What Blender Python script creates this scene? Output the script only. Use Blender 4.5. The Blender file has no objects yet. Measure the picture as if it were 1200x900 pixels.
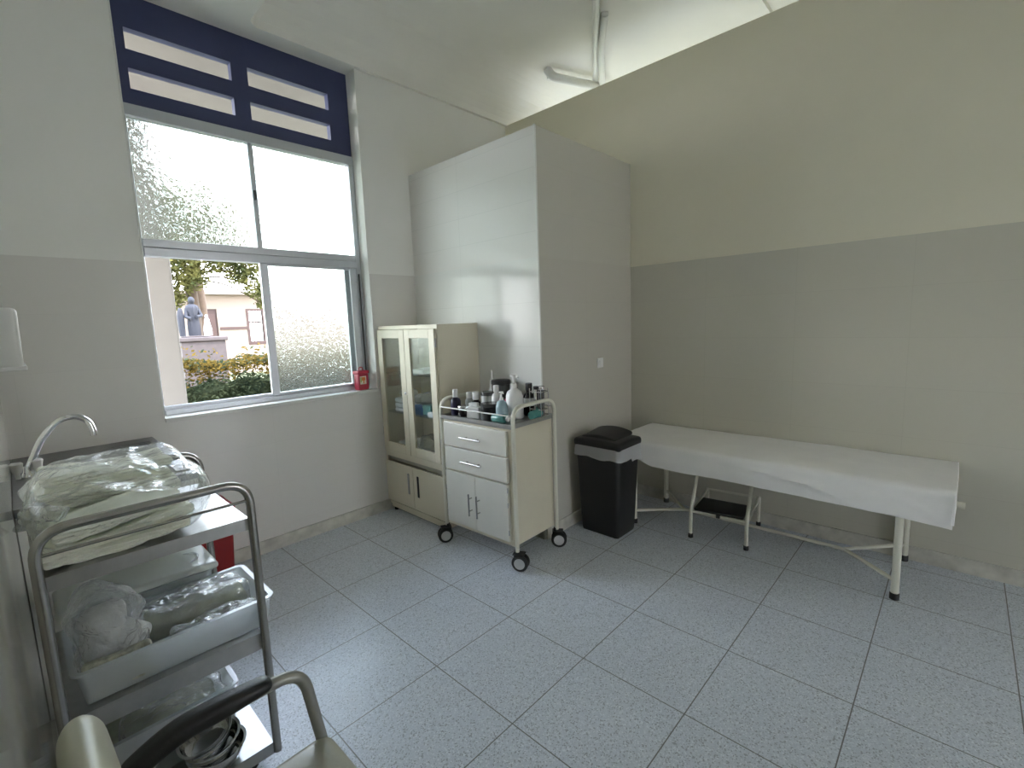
import bpy, bmesh, math, random
from mathutils import Vector, Matrix, noise
C = bpy.context.scene.collection
PI = math.pi
rnd = random.Random(7)

# ------------------------------------------------------------------ materials
def new_mat(name):
    m = bpy.data.materials.new(name); m.use_nodes = True
    nt = m.node_tree
    for n in list(nt.nodes): nt.nodes.remove(n)
    out = nt.nodes.new('ShaderNodeOutputMaterial')
    return m, nt, out
def N(nt, t, **kw):
    n = nt.nodes.new(t)
    for k, v in kw.items():
        if k in n.inputs.keys() if isinstance(k, str) else False: n.inputs[k].default_value = v
        else: setattr(n, k, v)
    return n
def principled(nt, out, col, rough, metal=0.0, spec=0.5):
    b = nt.nodes.new('ShaderNodeBsdfPrincipled')
    b.inputs['Base Color'].default_value = (*col, 1)
    b.inputs['Roughness'].default_value = rough
    b.inputs['Metallic'].default_value = metal
    b.inputs['Specular IOR Level'].default_value = spec
    nt.links.new(b.outputs[0], out.inputs[0])
    return b
def simple(name, col, rough=.5, metal=0., spec=.5, var=.06, scale=6., bump=0., bscale=60., aniso=None):
    m, nt, out = new_mat(name)
    b = principled(nt, out, col, rough, metal, spec)
    tc = nt.nodes.new('ShaderNodeTexCoord')
    if var:
        nz = nt.nodes.new('ShaderNodeTexNoise'); nz.inputs['Scale'].default_value = scale; nz.inputs['Detail'].default_value = 4
        nt.links.new(tc.outputs['Object'], nz.inputs['Vector'])
        mp = nt.nodes.new('ShaderNodeMapRange'); mp.inputs['From Min'].default_value = .3; mp.inputs['From Max'].default_value = .7
        mp.inputs['To Min'].default_value = 1-var; mp.inputs['To Max'].default_value = 1+var*.4
        nt.links.new(nz.outputs['Fac'], mp.inputs['Value'])
        mx = nt.nodes.new('ShaderNodeVectorMath'); mx.operation = 'SCALE'
        mx.inputs[0].default_value = col
        nt.links.new(mp.outputs[0], mx.inputs['Scale']); nt.links.new(mx.outputs[0], b.inputs['Base Color'])
    if bump:
        nb = nt.nodes.new('ShaderNodeTexNoise'); nb.inputs['Scale'].default_value = bscale; nb.inputs['Detail'].default_value = 3
        nt.links.new(tc.outputs['Object'], nb.inputs['Vector'])
        bp = nt.nodes.new('ShaderNodeBump'); bp.inputs['Strength'].default_value = bump; bp.inputs['Distance'].default_value = .01
        nt.links.new(nb.outputs['Fac'], bp.inputs['Height']); nt.links.new(bp.outputs[0], b.inputs['Normal'])
    return m
def tile_mat(name, axis, col, jcol, rough=.09, zoff=.153, yoff=0., tw=.57, th=.285, mort=.0013, spec=.5):
    m, nt, out = new_mat(name)
    b = principled(nt, out, col, rough, 0, spec)
    tc = nt.nodes.new('ShaderNodeTexCoord'); sp = nt.nodes.new('ShaderNodeSeparateXYZ')
    nt.links.new(tc.outputs['Object'], sp.inputs[0])
    cb = nt.nodes.new('ShaderNodeCombineXYZ')
    a1 = nt.nodes.new('ShaderNodeMath'); a1.operation = 'ADD'; a1.inputs[1].default_value = yoff
    a2 = nt.nodes.new('ShaderNodeMath'); a2.operation = 'ADD'; a2.inputs[1].default_value = -zoff
    nt.links.new(sp.outputs['Y' if axis == 'x' else 'X'], a1.inputs[0]); nt.links.new(sp.outputs['Z'], a2.inputs[0])
    nt.links.new(a1.outputs[0], cb.inputs[0]); nt.links.new(a2.outputs[0], cb.inputs[1])
    br = nt.nodes.new('ShaderNodeTexBrick')
    br.offset = 0.0
    br.inputs['Scale'].default_value = 1; br.inputs['Brick Width'].default_value = tw; br.inputs['Row Height'].default_value = th
    br.inputs['Mortar Size'].default_value = mort; br.inputs['Mortar Smooth'].default_value = .3
    br.inputs['Color1'].default_value = (*col, 1); br.inputs['Color2'].default_value = (*[c*.985 for c in col], 1)
    br.inputs['Mortar'].default_value = (*jcol, 1)
    nt.links.new(cb.outputs[0], br.inputs['Vector']); nt.links.new(br.outputs['Color'], b.inputs['Base Color'])
    nb = nt.nodes.new('ShaderNodeTexNoise'); nb.inputs['Scale'].default_value = 2.2; nb.inputs['Detail'].default_value = 1
    nt.links.new(tc.outputs['Object'], nb.inputs['Vector'])
    bp = nt.nodes.new('ShaderNodeBump'); bp.inputs['Strength'].default_value = .035; bp.inputs['Distance'].default_value = .02
    nt.links.new(nb.outputs['Fac'], bp.inputs['Height']); nt.links.new(bp.outputs[0], b.inputs['Normal'])
    return m
def floor_mat():
    m, nt, out = new_mat('terrazzo_tiles')
    b = principled(nt, out, (.6, .6, .6), .32, 0, .5)
    tc = nt.nodes.new('ShaderNodeTexCoord'); sp = nt.nodes.new('ShaderNodeSeparateXYZ')
    nt.links.new(tc.outputs['Object'], sp.inputs[0])
    def line(o, off):
        a = N(nt, 'ShaderNodeMath', operation='SUBTRACT'); a.inputs[1].default_value = off
        nt.links.new(sp.outputs[o], a.inputs[0])
        d = N(nt, 'ShaderNodeMath', operation='DIVIDE'); d.inputs[1].default_value = .45; nt.links.new(a.outputs[0], d.inputs[0])
        r = N(nt, 'ShaderNodeMath', operation='ROUND'); nt.links.new(d.outputs[0], r.inputs[0])
        s = N(nt, 'ShaderNodeMath', operation='SUBTRACT'); nt.links.new(d.outputs[0], s.inputs[0]); nt.links.new(r.outputs[0], s.inputs[1])
        ab = N(nt, 'ShaderNodeMath', operation='ABSOLUTE'); nt.links.new(s.outputs[0], ab.inputs[0])
        l = N(nt, 'ShaderNodeMapRange'); l.inputs['From Min'].default_value = .0030; l.inputs['From Max'].default_value = .0062
        l.inputs['To Min'].default_value = 1; l.inputs['To Max'].default_value = 0
        nt.links.new(ab.outputs[0], l.inputs['Value']); return l
    l1 = line('X', .653); l2 = line('Y', 2.012)
    mxl = N(nt, 'ShaderNodeMath', operation='MAXIMUM'); nt.links.new(l1.outputs[0], mxl.inputs[0]); nt.links.new(l2.outputs[0], mxl.inputs[1])
    v = N(nt, 'ShaderNodeTexVoronoi'); v.inputs['Scale'].default_value = 230; nt.links.new(tc.outputs['Object'], v.inputs['Vector'])
    cr = N(nt, 'ShaderNodeValToRGB'); sx = N(nt, 'ShaderNodeSeparateColor'); nt.links.new(v.outputs['Color'], sx.inputs[0]); nt.links.new(sx.outputs[0], cr.inputs[0])
    e = cr.color_ramp.elements; cr.color_ramp.interpolation = 'CONSTANT'
    e[0].position = 0; e[0].color = (.38, .41, .45, 1); e[1].position = .12; e[1].color = (.60, .64, .71, 1)
    x = cr.color_ramp.elements.new(.5); x.color = (.66, .70, .77, 1)
    x = cr.color_ramp.elements.new(.88); x.color = (.78, .82, .88, 1)
    nz = N(nt, 'ShaderNodeTexNoise'); nz.inputs['Scale'].default_value = 1.7; nz.inputs['Detail'].default_value = 5; nt.links.new(tc.outputs['Object'], nz.inputs['Vector'])
    mr = N(nt, 'ShaderNodeMapRange'); mr.inputs['From Min'].default_value = .3; mr.inputs['From Max'].default_value = .7; mr.inputs['To Min'].default_value = .93; mr.inputs['To Max'].default_value = 1.03
    nt.links.new(nz.outputs['Fac'], mr.inputs['Value'])
    sc = N(nt, 'ShaderNodeVectorMath', operation='SCALE'); nt.links.new(cr.outputs[0], sc.inputs[0]); nt.links.new(mr.outputs[0], sc.inputs['Scale'])
    mx = N(nt, 'ShaderNodeMix', data_type='RGBA'); nt.links.new(mxl.outputs[0], mx.inputs['Factor']); nt.links.new(sc.outputs[0], mx.inputs[6])
    mx.inputs[7].default_value = (.16, .16, .16, 1)
    nt.links.new(mx.outputs[2], b.inputs['Base Color'])
    return m
def film_mat(name, fac=.3, col=(.9, .92, .92), bump=.6, bscale=25., diff=.25, rough=.18, edge=.0):
    """thin clear plastic: mostly see-through, with crinkled gloss"""
    m, nt, out = new_mat(name)
    tc = nt.nodes.new('ShaderNodeTexCoord')
    nb = N(nt, 'ShaderNodeTexNoise'); nb.inputs['Scale'].default_value = bscale; nb.inputs['Detail'].default_value = 4; nb.inputs['Distortion'].default_value = .8
    nt.links.new(tc.outputs['Object'], nb.inputs['Vector'])
    bp = N(nt, 'ShaderNodeBump'); bp.inputs['Strength'].default_value = bump; bp.inputs['Distance'].default_value = .02
    nt.links.new(nb.outputs['Fac'], bp.inputs['Height'])
    tr = N(nt, 'ShaderNodeBsdfTransparent'); tr.inputs[0].default_value = (.97, .98, .98, 1)
    gl = N(nt, 'ShaderNodeBsdfGlossy'); gl.inputs['Roughness'].default_value = rough; nt.links.new(bp.outputs[0], gl.inputs['Normal'])
    df = N(nt, 'ShaderNodeBsdfDiffuse'); df.inputs[0].default_value = (*col, 1); nt.links.new(bp.outputs[0], df.inputs['Normal'])
    tl = N(nt, 'ShaderNodeBsdfTranslucent'); tl.inputs[0].default_value = (*col, 1)
    m0 = N(nt, 'ShaderNodeMixShader'); m0.inputs[0].default_value = .5; nt.links.new(df.outputs[0], m0.inputs[1]); nt.links.new(tl.outputs[0], m0.inputs[2])
    m1 = N(nt, 'ShaderNodeMixShader'); m1.inputs[0].default_value = diff
    nt.links.new(gl.outputs[0], m1.inputs[1]); nt.links.new(m0.outputs[0], m1.inputs[2])
    lw = N(nt, 'ShaderNodeLayerWeight'); lw.inputs[0].default_value = .5; nt.links.new(bp.outputs[0], lw.inputs['Normal'])
    pw = N(nt, 'ShaderNodeMath', operation='POWER'); pw.inputs[1].default_value = 2.5; nt.links.new(lw.outputs['Facing'], pw.inputs[0])
    mr = N(nt, 'ShaderNodeMapRange'); mr.inputs['To Min'].default_value = fac; mr.inputs['To Max'].default_value = min(1, fac+edge); nt.links.new(pw.outputs[0], mr.inputs['Value'])
    m2 = N(nt, 'ShaderNodeMixShader'); nt.links.new(mr.outputs[0], m2.inputs[0])
    nt.links.new(tr.outputs[0], m2.inputs[1]); nt.links.new(m1.outputs[0], m2.inputs[2])
    nt.links.new(m2.outputs[0], out.inputs[0])
    return m
def glass_mat(name, tint=(.9, .92, .92), refl=1.45):
    m, nt, out = new_mat(name)
    tr = N(nt, 'ShaderNodeBsdfTransparent'); tr.inputs[0].default_value = (*tint, 1)
    gl = N(nt, 'ShaderNodeBsdfGlossy'); gl.inputs['Roughness'].default_value = .015
    lw = N(nt, 'ShaderNodeLayerWeight'); lw.inputs[0].default_value = .5
    pw = N(nt, 'ShaderNodeMath', operation='POWER'); pw.inputs[1].default_value = 4.0; nt.links.new(lw.outputs['Facing'], pw.inputs[0])
    fr = N(nt, 'ShaderNodeMapRange'); fr.inputs['To Min'].default_value = .035*refl; fr.inputs['To Max'].default_value = .8; nt.links.new(pw.outputs[0], fr.inputs['Value'])
    m2 = N(nt, 'ShaderNodeMixShader'); nt.links.new(fr.outputs[0], m2.inputs[0])
    nt.links.new(tr.outputs[0], m2.inputs[1]); nt.links.new(gl.outputs[0], m2.inputs[2]); nt.links.new(m2.outputs[0], out.inputs[0])
    return m
def frosted_mat():
    m, nt, out = new_mat('frosted_glass')
    tc = nt.nodes.new('ShaderNodeTexCoord')
    nb = N(nt, 'ShaderNodeTexNoise'); nb.inputs['Scale'].default_value = 42; nb.inputs['Detail'].default_value = 2; nb.inputs['Distortion'].default_value = 1.5
    nt.links.new(tc.outputs['Object'], nb.inputs['Vector'])
    bp = N(nt, 'ShaderNodeBump'); bp.inputs['Strength'].default_value = .7; bp.inputs['Distance'].default_value = .006
    nt.links.new(nb.outputs['Fac'], bp.inputs['Height'])
    rf = N(nt, 'ShaderNodeBsdfRefraction'); rf.inputs['Roughness'].default_value = .15; rf.inputs['IOR'].default_value = 1.35
    rf.inputs['Color'].default_value = (.74, .78, .76, 1)
    nt.links.new(bp.outputs[0], rf.inputs['Normal'])
    tl = N(nt, 'ShaderNodeBsdfTranslucent'); tl.inputs[0].default_value = (.86, .90, .90, 1); nt.links.new(bp.outputs[0], tl.inputs['Normal'])
    gl = N(nt, 'ShaderNodeBsdfGlossy'); gl.inputs['Roughness'].default_value = .2; nt.links.new(bp.outputs[0], gl.inputs['Normal'])
    a = N(nt, 'ShaderNodeMixShader'); a.inputs[0].default_value = .02; nt.links.new(rf.outputs[0], a.inputs[1]); nt.links.new(tl.outputs[0], a.inputs[2])
    c = N(nt, 'ShaderNodeMixShader'); c.inputs[0].default_value = .05; nt.links.new(a.outputs[0], c.inputs[1]); nt.links.new(gl.outputs[0], c.inputs[2])
    nt.links.new(c.outputs[0], out.inputs[0])
    return m
def leaf_mat(name, c1, c2, scale=3.):
    m, nt, out = new_mat(name)
    tc = nt.nodes.new('ShaderNodeTexCoord'); nz = N(nt, 'ShaderNodeTexNoise'); nz.inputs['Scale'].default_value = scale
    nt.links.new(tc.outputs['Object'], nz.inputs['Vector'])
    cr = N(nt, 'ShaderNodeValToRGB'); nt.links.new(nz.outputs['Fac'], cr.inputs[0])
    cr.color_ramp.elements[0].position = .35; cr.color_ramp.elements[0].color = (*c1, 1)
    cr.color_ramp.elements[1].position = .65; cr.color_ramp.elements[1].color = (*c2, 1)
    df = N(nt, 'ShaderNodeBsdfDiffuse'); tl = N(nt, 'ShaderNodeBsdfTranslucent')
    nt.links.new(cr.outputs[0], df.inputs[0]); nt.links.new(cr.outputs[0], tl.inputs[0])
    mx = N(nt, 'ShaderNodeMixShader'); mx.inputs[0].default_value = .35
    nt.links.new(df.outputs[0], mx.inputs[1]); nt.links.new(tl.outputs[0], mx.inputs[2]); nt.links.new(mx.outputs[0], out.inputs[0])
    return m
WALL = (.84, .835, .80)
M = dict(
    paint=simple('matte_wall_paint', WALL, .75, spec=.2, var=.03, scale=1.5),
    khaki=simple('khaki_wall_paint', (.79, .755, .62), .75, spec=.2, var=.03, scale=1.5),
    ceil=simple('ceiling_paint', (.86, .85, .80), .8, spec=.2, var=.05, scale=2.),
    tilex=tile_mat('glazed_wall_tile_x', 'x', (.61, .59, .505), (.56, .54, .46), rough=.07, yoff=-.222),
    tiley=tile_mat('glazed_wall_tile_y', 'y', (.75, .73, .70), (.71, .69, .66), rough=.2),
    tilebx=tile_mat('white_tile_x', 'x', (.78, .765, .74), (.71, .70, .675), rough=.4, tw=3., yoff=.3, zoff=1.825, th=.19, mort=.0022),
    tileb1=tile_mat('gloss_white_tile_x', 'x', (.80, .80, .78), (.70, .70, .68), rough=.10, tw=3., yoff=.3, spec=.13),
    tileby2=tile_mat('shaded_warm_tile_y', 'y', (.60, .575, .51), (.56, .535, .475), rough=.1),  # chase tile again, with the shade on this face put into the colour
    tileby=tile_mat('shaded_white_tile_y', 'y', (.62, .60, .53), (.58, .56, .49), rough=.11, tw=3., yoff=.3),  # upper tiles of the same face, likewise darkened in colour for shade
    floor=floor_mat(),
    skirt=simple('marble_skirting', (.62, .60, .54), .3, var=.22, scale=14.),
    alu=simple('window_aluminium', (.55, .57, .60), .35, .6, var=.03),
    navy=simple('backlit_lattice', (.052, .062, .145), .45, spec=.4, var=.1),  # grey lattice seen against the light, its shade and flare coloured in
    frost=frosted_mat(),
    cream=simple('cream_enamelled_steel', (.71, .66, .525), .33, var=.03, scale=3.),
    cream2=simple('cream_enamel_tube', (.74, .72, .62), .3, var=.03),
    cream3=simple('pale_cream_enamel', (.72, .70, .63), .3, var=.03),
    white=simple('white_enamel', (.78, .78, .75), .3, var=.03),
    steel=simple('brushed_stainless', (.45, .45, .44), .40, 1., var=.08, scale=30.),
    steeld=simple('dull_stainless', (.30, .30, .30), .42, 1., var=.08, scale=30.),
    steelt=simple('stainless_tube', (.42, .41, .39), .27, 1., var=.05),
    chrome=simple('chrome', (.8, .8, .8), .08, 1., var=0),
    dark=simple('dark_recess', (.03, .03, .03), .6, var=0),
    black=simple('black_plastic', (.013, .013, .014), .42, var=.05, bump=.1, bscale=200),
    rubber=simple('black_rubber', (.015, .015, .015), .6, var=0),
    hub=simple('grey_wheel_hub', (.55, .55, .55), .4, var=0),
    sheet=simple('white_cotton_sheet', (.90, .885, .87), .9, spec=.1, var=.03, bump=.15, bscale=300),
    gown=simple('pale_green_cotton', (.93, .94, .86), .9, spec=.1, var=.12, scale=9, bump=.5, bscale=40),
    film=film_mat('clear_plastic_film', .07, col=(.96, .98, .96), diff=.35, bump=1.0, bscale=14, rough=.07, edge=.75),
    film2=film_mat('crinkled_plastic_film', .20, col=(.97, .98, 1.), diff=.5, bump=1., bscale=24, rough=.06, edge=.75),
    liner=film_mat('bin_liner_film', .9, col=(.92, .92, .93), diff=.85, bscale=12),
    tub=film_mat('translucent_polypropylene', .55, col=(.90, .94, .97), diff=.85, bump=.03, rough=.25),
    lidp=film_mat('milky_plastic_lid', .85, col=(.84, .86, .82), diff=.9, bump=.03, rough=.25),
    red=simple('red_plastic', (.30, .01, .015), .35, var=.05),
    redbox=simple('crimson_plastic', (.42, .03, .06), .4, var=.05),
    label=simple('paper_label', (.75, .72, .6), .7, var=.2, scale=30.),
    orange=simple('orange_mark', (.7, .22, .05), .7, var=.1),
    green=simple('green_mark', (.3, .5, .1), .7, var=.1),
    vinyl=simple('cream_vinyl', (.50, .49, .38), .38, var=.04, bump=.05),
    vinyl2=simple('taupe_vinyl', (.40, .39, .32), .3, var=.04, bump=.08),
    grey=simple('grey_painted_tube', (.33, .33, .30), .35, .3, var=.03),
    glass=glass_mat('cabinet_glass', (.95, .97, .97), 1.5),
    cglass=glass_mat('clear_bottle_plastic', (.82, .86, .88), 1.5),
    blue=simple('blue_wrap', (.05, .17, .42), .6, var=.2, scale=20.),
    teal=simple('teal_wrap', (.15, .42, .40), .5, var=.2, scale=20.),
    wht=simple('white_plastic', (.80, .79, .78), .35, var=.02),
    purple=simple('dark_violet_plastic', (.02, .016, .05), .3, var=.05),
    smoke=simple('smoked_plastic', (.10, .10, .10), .25, var=.1),
    amber=simple('dark_brown_glass', (.025, .02, .02), .1, var=0),
    lightgrey=simple('light_grey_plastic', (.45, .45, .44), .35, var=.05),
    magenta=simple('magenta_label', (.35, .02, .10), .5, var=0),
    tealliq=simple('teal_liquid_bottle', (.10, .30, .27), .15, var=.05),
    blueliq=simple('pale_blue_gel', (.38, .52, .58), .12, var=.05),
    gauze=simple('white_gauze', (.78, .79, .80), .9, spec=.1, var=.12, scale=30, bump=.8, bscale=45),
    instr=simple('grey_green_packets', (.36, .37, .28), .6, var=.35, scale=14.),
    print=simple('printed_paper', (.5, .5, .42), .7, var=.5, scale=45.),
    plaster=simple('grey_plaster', (.135, .120, .104), .9, var=.06, scale=4.),
    facade=simple('peach_facade', (.20, .155, .125), .9, var=.04, scale=1.),
    brown=simple('brown_paint', (.035, .012, .008), .6, var=.1),
    roof=simple('roof_tiles', (.45, .2, .12), .8, var=.2),
    bark=simple('bark', (.07, .045, .03), .9, var=.3),
    stone=simple('weathered_bronze', (.012, .012, .018), .8, var=.2),
    stone2=simple('pedestal_stone', (.05, .036, .034), .8, var=.2, scale=8.),
    marble=simple('white_marble_figure', (.8, .74, .78), .6, var=.03),
    ground=simple('grass_ground', (.10, .11, .05), .9, var=.3),
    paving=simple('corridor_paving', (.45, .42, .38), .8, var=.1),
    leafd=leaf_mat('dark_leaves', (.020, .028, .016), (.055, .065, .035)),
    leafy=leaf_mat('sunlit_young_leaves', (.06, .045, .012), (.13, .085, .02), 6.),  # young top leaves, sunlight on the hedge put into their yellow
    leaft=leaf_mat('tree_leaves', (.040, .048, .020), (.15, .14, .05), 2.),
)

# ------------------------------------------------------------------ mesh helpers
def obj(name, bm, mat, parent=None, smooth=False, mats=None, **props):
    me = bpy.data.meshes.new(name); bm.normal_update(); bm.to_mesh(me); bm.free()
    for mm in (mats or [mat]): me.materials.append(M[mm])
    if smooth:
        for p in me.polygons: p.use_smooth = True
        try: me.set_sharp_from_angle(angle=math.radians(42))
        except Exception: pass
    o = bpy.data.objects.new(name, me); C.objects.link(o)
    if parent is not None: o.parent = parent
    for k, v in props.items(): o[k] = v
    return o
def thing(name, label, cat, loc=(0, 0, 0), rz=0, group=None):
    o = bpy.data.objects.new(name, None); C.objects.link(o); o.empty_display_size = .05
    o.location = loc; o.rotation_euler = (0, 0, rz); o['label'] = label; o['category'] = cat
    if group: o['group'] = group
    return o
def tag(o, label, cat, group=None, kind=None):
    o['label'] = label; o['category'] = cat
    if group: o['group'] = group
    if kind: o['kind'] = kind
    return o
def struct(name, bm, mat, parent=None, **k):
    o = obj(name, bm, mat, parent, **k)
    if parent is None: o['kind'] = 'structure'
    return o
def nb(): return bmesh.new()
def box(bm, x0, x1, y0, y1, z0, z1, mi=0, mtx=None):
    vs = [bm.verts.new((x, y, z)) for x in (x0, x1) for y in (y0, y1) for z in (z0, z1)]
    if mtx is not None:
        for v in vs: v.co = mtx @ v.co
    for q in ((0, 1, 3, 2), (4, 6, 7, 5), (0, 4, 5, 1), (2, 3, 7, 6), (0, 2, 6, 4), (1, 5, 7, 3)):
        f = bm.faces.new([vs[i] for i in q]); f.material_index = mi
    return bm
def bbox(x0, x1, y0, y1, z0, z1, bev=.003, seg=2, mtx=None):
    bm = nb(); box(bm, x0, x1, y0, y1, z0, z1)
    bmesh.ops.recalc_face_normals(bm, faces=bm.faces)
    bmesh.ops.bevel(bm, geom=list(bm.edges), offset=bev, segments=seg, profile=.5, affect='EDGES')
    if mtx is not None: bmesh.ops.transform(bm, matrix=mtx, verts=bm.verts)
    return bm
def join(bm, other):
    me = bpy.data.meshes.new('t'); other.to_mesh(me); other.free(); bm.from_mesh(me); bpy.data.meshes.remove(me); return bm
def fillet(pts, rad, n=6):
    pts = [Vector(p) for p in pts]
    if rad <= 0: return pts
    out = [pts[0]]
    for i in range(1, len(pts)-1):
        a, b, c = pts[i-1], pts[i], pts[i+1]
        r = rad[i-1] if isinstance(rad, (list, tuple)) else rad
        d1 = (a-b); d2 = (c-b)
        r1 = min(r, d1.length*.49); r2 = min(r, d2.length*.49)
        if r1 < 1e-5: out.append(b); continue
        p0 = b+d1.normalized()*r1; p2 = b+d2.normalized()*r2
        for k in range(n+1):
            t = k/n; w = b
            # rounder than a plain quadratic
            out.append((1-t)**2*p0+2*t*(1-t)*w+t*t*p2)
    out.append(pts[-1]); return out
def tube(bm, pts, r, rad=0., n=10, cap=True, rs=None, seg=6):
    P = fillet(pts, rad, seg)
    T = []
    for i in range(len(P)):
        a = P[max(i-1, 0)]; b = P[min(i+1, len(P)-1)]; T.append((b-a).normalized())
    up = Vector((0, 0, 1)) if abs(T[0].z) < .9 else Vector((1, 0, 0))
    nrm = T[0].cross(up).normalized(); rings = []
    for i, p in enumerate(P):
        nrm = (nrm-T[i]*nrm.dot(T[i])).normalized(); bi = T[i].cross(nrm)
        rr = rs[i] if rs else r
        rings.append([bm.verts.new(p+(nrm*math.cos(2*PI*k/n)+bi*math.sin(2*PI*k/n))*rr) for k in range(n)])
    for a, b in zip(rings, rings[1:]):
        for k in range(n):
            bm.faces.new((a[k], a[(k+1) % n], b[(k+1) % n], b[k]))
    if cap: bm.faces.new(rings[0][::-1]); bm.faces.new(rings[-1])
    return bm
def lathe(bm, prof, n=20, c=(0, 0, 0), mtx=None, capb=True, capt=True):
    rings = []
    for r, z in prof:
        rings.append([bm.verts.new((c[0]+r*math.cos(2*PI*k/n), c[1]+r*math.sin(2*PI*k/n), c[2]+z)) for k in range(n)])
    for a, b in zip(rings, rings[1:]):
        for k in range(n): bm.faces.new((a[k], a[(k+1) % n], b[(k+1) % n], b[k]))
    if capb: bm.faces.new(rings[0][::-1])
    if capt: bm.faces.new(rings[-1])
    if mtx is not None:
        for rg in rings:
            for v in rg: v.co = mtx @ v.co
    return bm
def rbox(cx, cy, cz, sx, sy, sz, r, nseg=(6, 6, 4), amp=0., fr=6., fn=None, seed=0., rc=3):
    """rounded box, optionally lumpy; fn(Vector local, half) -> Vector"""
    h = Vector((sx/2, sy/2, sz/2)); r = min(r, h.x*.999, h.y*.999, h.z*.999)
    def coords(hh, n):
        L = [-hh+r*t for t in [0]+[1-math.cos(PI/2*(k/rc)) if False else k/rc for k in range(1, rc)]]
        L += [-hh+r+(2*hh-2*r)*k/n for k in range(n+1)]
        L += [hh-r*k/rc for k in range(rc-1, -1, -1)]
        return L
    X, Y, Z = coords(h.x, nseg[0]), coords(h.y, nseg[1]), coords(h.z, nseg[2])
    bm = nb(); cache = {}
    def vert(i, j, k):
        key = (i, j, k)
        if key in cache: return cache[key]
        p = Vector((X[i], Y[j], Z[k]))
        inner = Vector([max(-(h[a]-r), min(h[a]-r, p[a])) for a in range(3)])
        d = p-inner
        if d.length > 1e-9:
            # map the cube-like corner to a sphere evenly
            d = d.normalized()*r; p = inner+d
        if fn: p = fn(p, h)
        if amp:
            q = Vector((p.x+cx+seed, p.y+cy, p.z+cz))*fr
            p = p+Vector((noise.noise(q), noise.noise(q+Vector((9, 3, 1))), noise.noise(q+Vector((2, 7, 5)))))*amp
        v = bm.verts.new((p.x+cx, p.y+cy, p.z+cz)); cache[key] = v; return v
    nx, ny, nz_ = len(X)-1, len(Y)-1, len(Z)-1
    def quad(a, b, c, d):
        try: bm.faces.new((a, b, c, d))
        except ValueError: pass
    for i in range(nx):
        for j in range(ny):
            quad(vert(i, j, 0), vert(i, j+1, 0), vert(i+1, j+1, 0), vert(i+1, j, 0))
            quad(vert(i, j, nz_), vert(i+1, j, nz_), vert(i+1, j+1, nz_), vert(i, j+1, nz_))
    for i in range(nx):
        for k in range(nz_):
            quad(vert(i, 0, k), vert(i+1, 0, k), vert(i+1, 0, k+1), vert(i, 0, k+1))
            quad(vert(i, ny, k), vert(i, ny, k+1), vert(i+1, ny, k+1), vert(i+1, ny, k))
    for j in range(ny):
        for k in range(nz_):
            quad(vert(0, j, k), vert(0, j, k+1), vert(0, j+1, k+1), vert(0, j+1, k))
            quad(vert(nx, j, k), vert(nx, j+1, k), vert(nx, j+1, k+1), vert(nx, j, k+1))
    return bm
def rrect(hx, hy, r, n=5):
    pts = []
    for cx, cy, a0 in ((hx-r, hy-r, 0), (-(hx-r), hy-r, PI/2), (-(hx-r), -(hy-r), PI), (hx-r, -(hy-r), 3*PI/2)):
        for k in range(n+1):
            a = a0+PI/2*k/n; pts.append((cx+r*math.cos(a), cy+r*math.sin(a)))
    return pts
def loft(bm, loops, capb=True, capt=True):
    """loops: list of lists of 3D points (same count)"""
    R_ = [[bm.verts.new(p) for p in L] for L in loops]; n = len(R_[0])
    for a, b in zip(R_, R_[1:]):
        for k in range(n): bm.faces.new((a[k], a[(k+1) % n], b[(k+1) % n], b[k]))
    if capb: bm.faces.new(R_[0][::-1])
    if capt: bm.faces.new(R_[-1])
    return bm
def tubmesh(x0, x1, y0, y1, z0, z1, r=.03, flare=.012, rim=.012, t=.003):
    """open rounded rectangular tub with a turned-out rim and real wall thickness"""
    cx, cy = (x0+x1)/2, (y0+y1)/2; hx, hy = (x1-x0)/2, (y1-y0)/2
    def L(d, z, rr=None):
        return [(cx+a, cy+b, z) for a, b in rrect(hx+d, hy+d, max(.006, r+d))]
    bm = nb()
    loft(bm, [L(-rim-flare, z0), L(-rim, z1-.02), L(-rim, z1-.004), L(0, z1-.006), L(0, z1), L(-rim-t, z1),
              L(-rim-t-.001, z1-.02), L(-rim-flare-t, z0+t)], capb=True, capt=True)
    return bm

# ------------------------------------------------------------------ room shell
XL, XR, YW, YF, ZC = -.062, 3.475, 3.28, -2.7, 3.29
DADO = 1.855
BX, BY, BZ = 2.335, 1.964, 2.635
WX0, WX1, WZ0 = .562, 1.925, .985
bm = nb(); box(bm, XL-.2, 6.4, YF-.2, YW+.24, -.12, 0); struct('floor', bm, 'floor')
# window wall, built round the opening
bm = nb()
XA = 6.2; ZT = 4.0; AX0, AX1 = 3.95, 5.7
box(bm, XL-.2, WX0, YW, YW+.24, 0, ZT); box(bm, WX1, AX0, YW, YW+.24, 0, ZT); box(bm, AX1, XA+.2, YW, YW+.24, 0, ZT)
box(bm, WX0, WX1, YW, YW+.24, 0, WZ0-.022); box(bm, WX0, WX1, YW, YW+.24, ZC+.006, ZT)
box(bm, AX0, AX1, YW, YW+.24, 0, .9); box(bm, AX0, AX1, YW, YW+.24, 3.2, ZT)  # unseen window opening next door, added to send daylight over the partition
struct('wall_back', bm, 'paint')
bm = nb(); box(bm, XR, XR+.11, YF, YW, 0, ZC+.004); struct('wall_right', bm, 'khaki')
bm = nb(); box(bm, XA, XA+.2, YF, YW, 0, ZT); struct('wall_far_right', bm, 'paint')
bm = nb(); box(bm, XL-.2, XL, YF, YW, 0, ZT); struct('wall_left', bm, 'paint')
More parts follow.
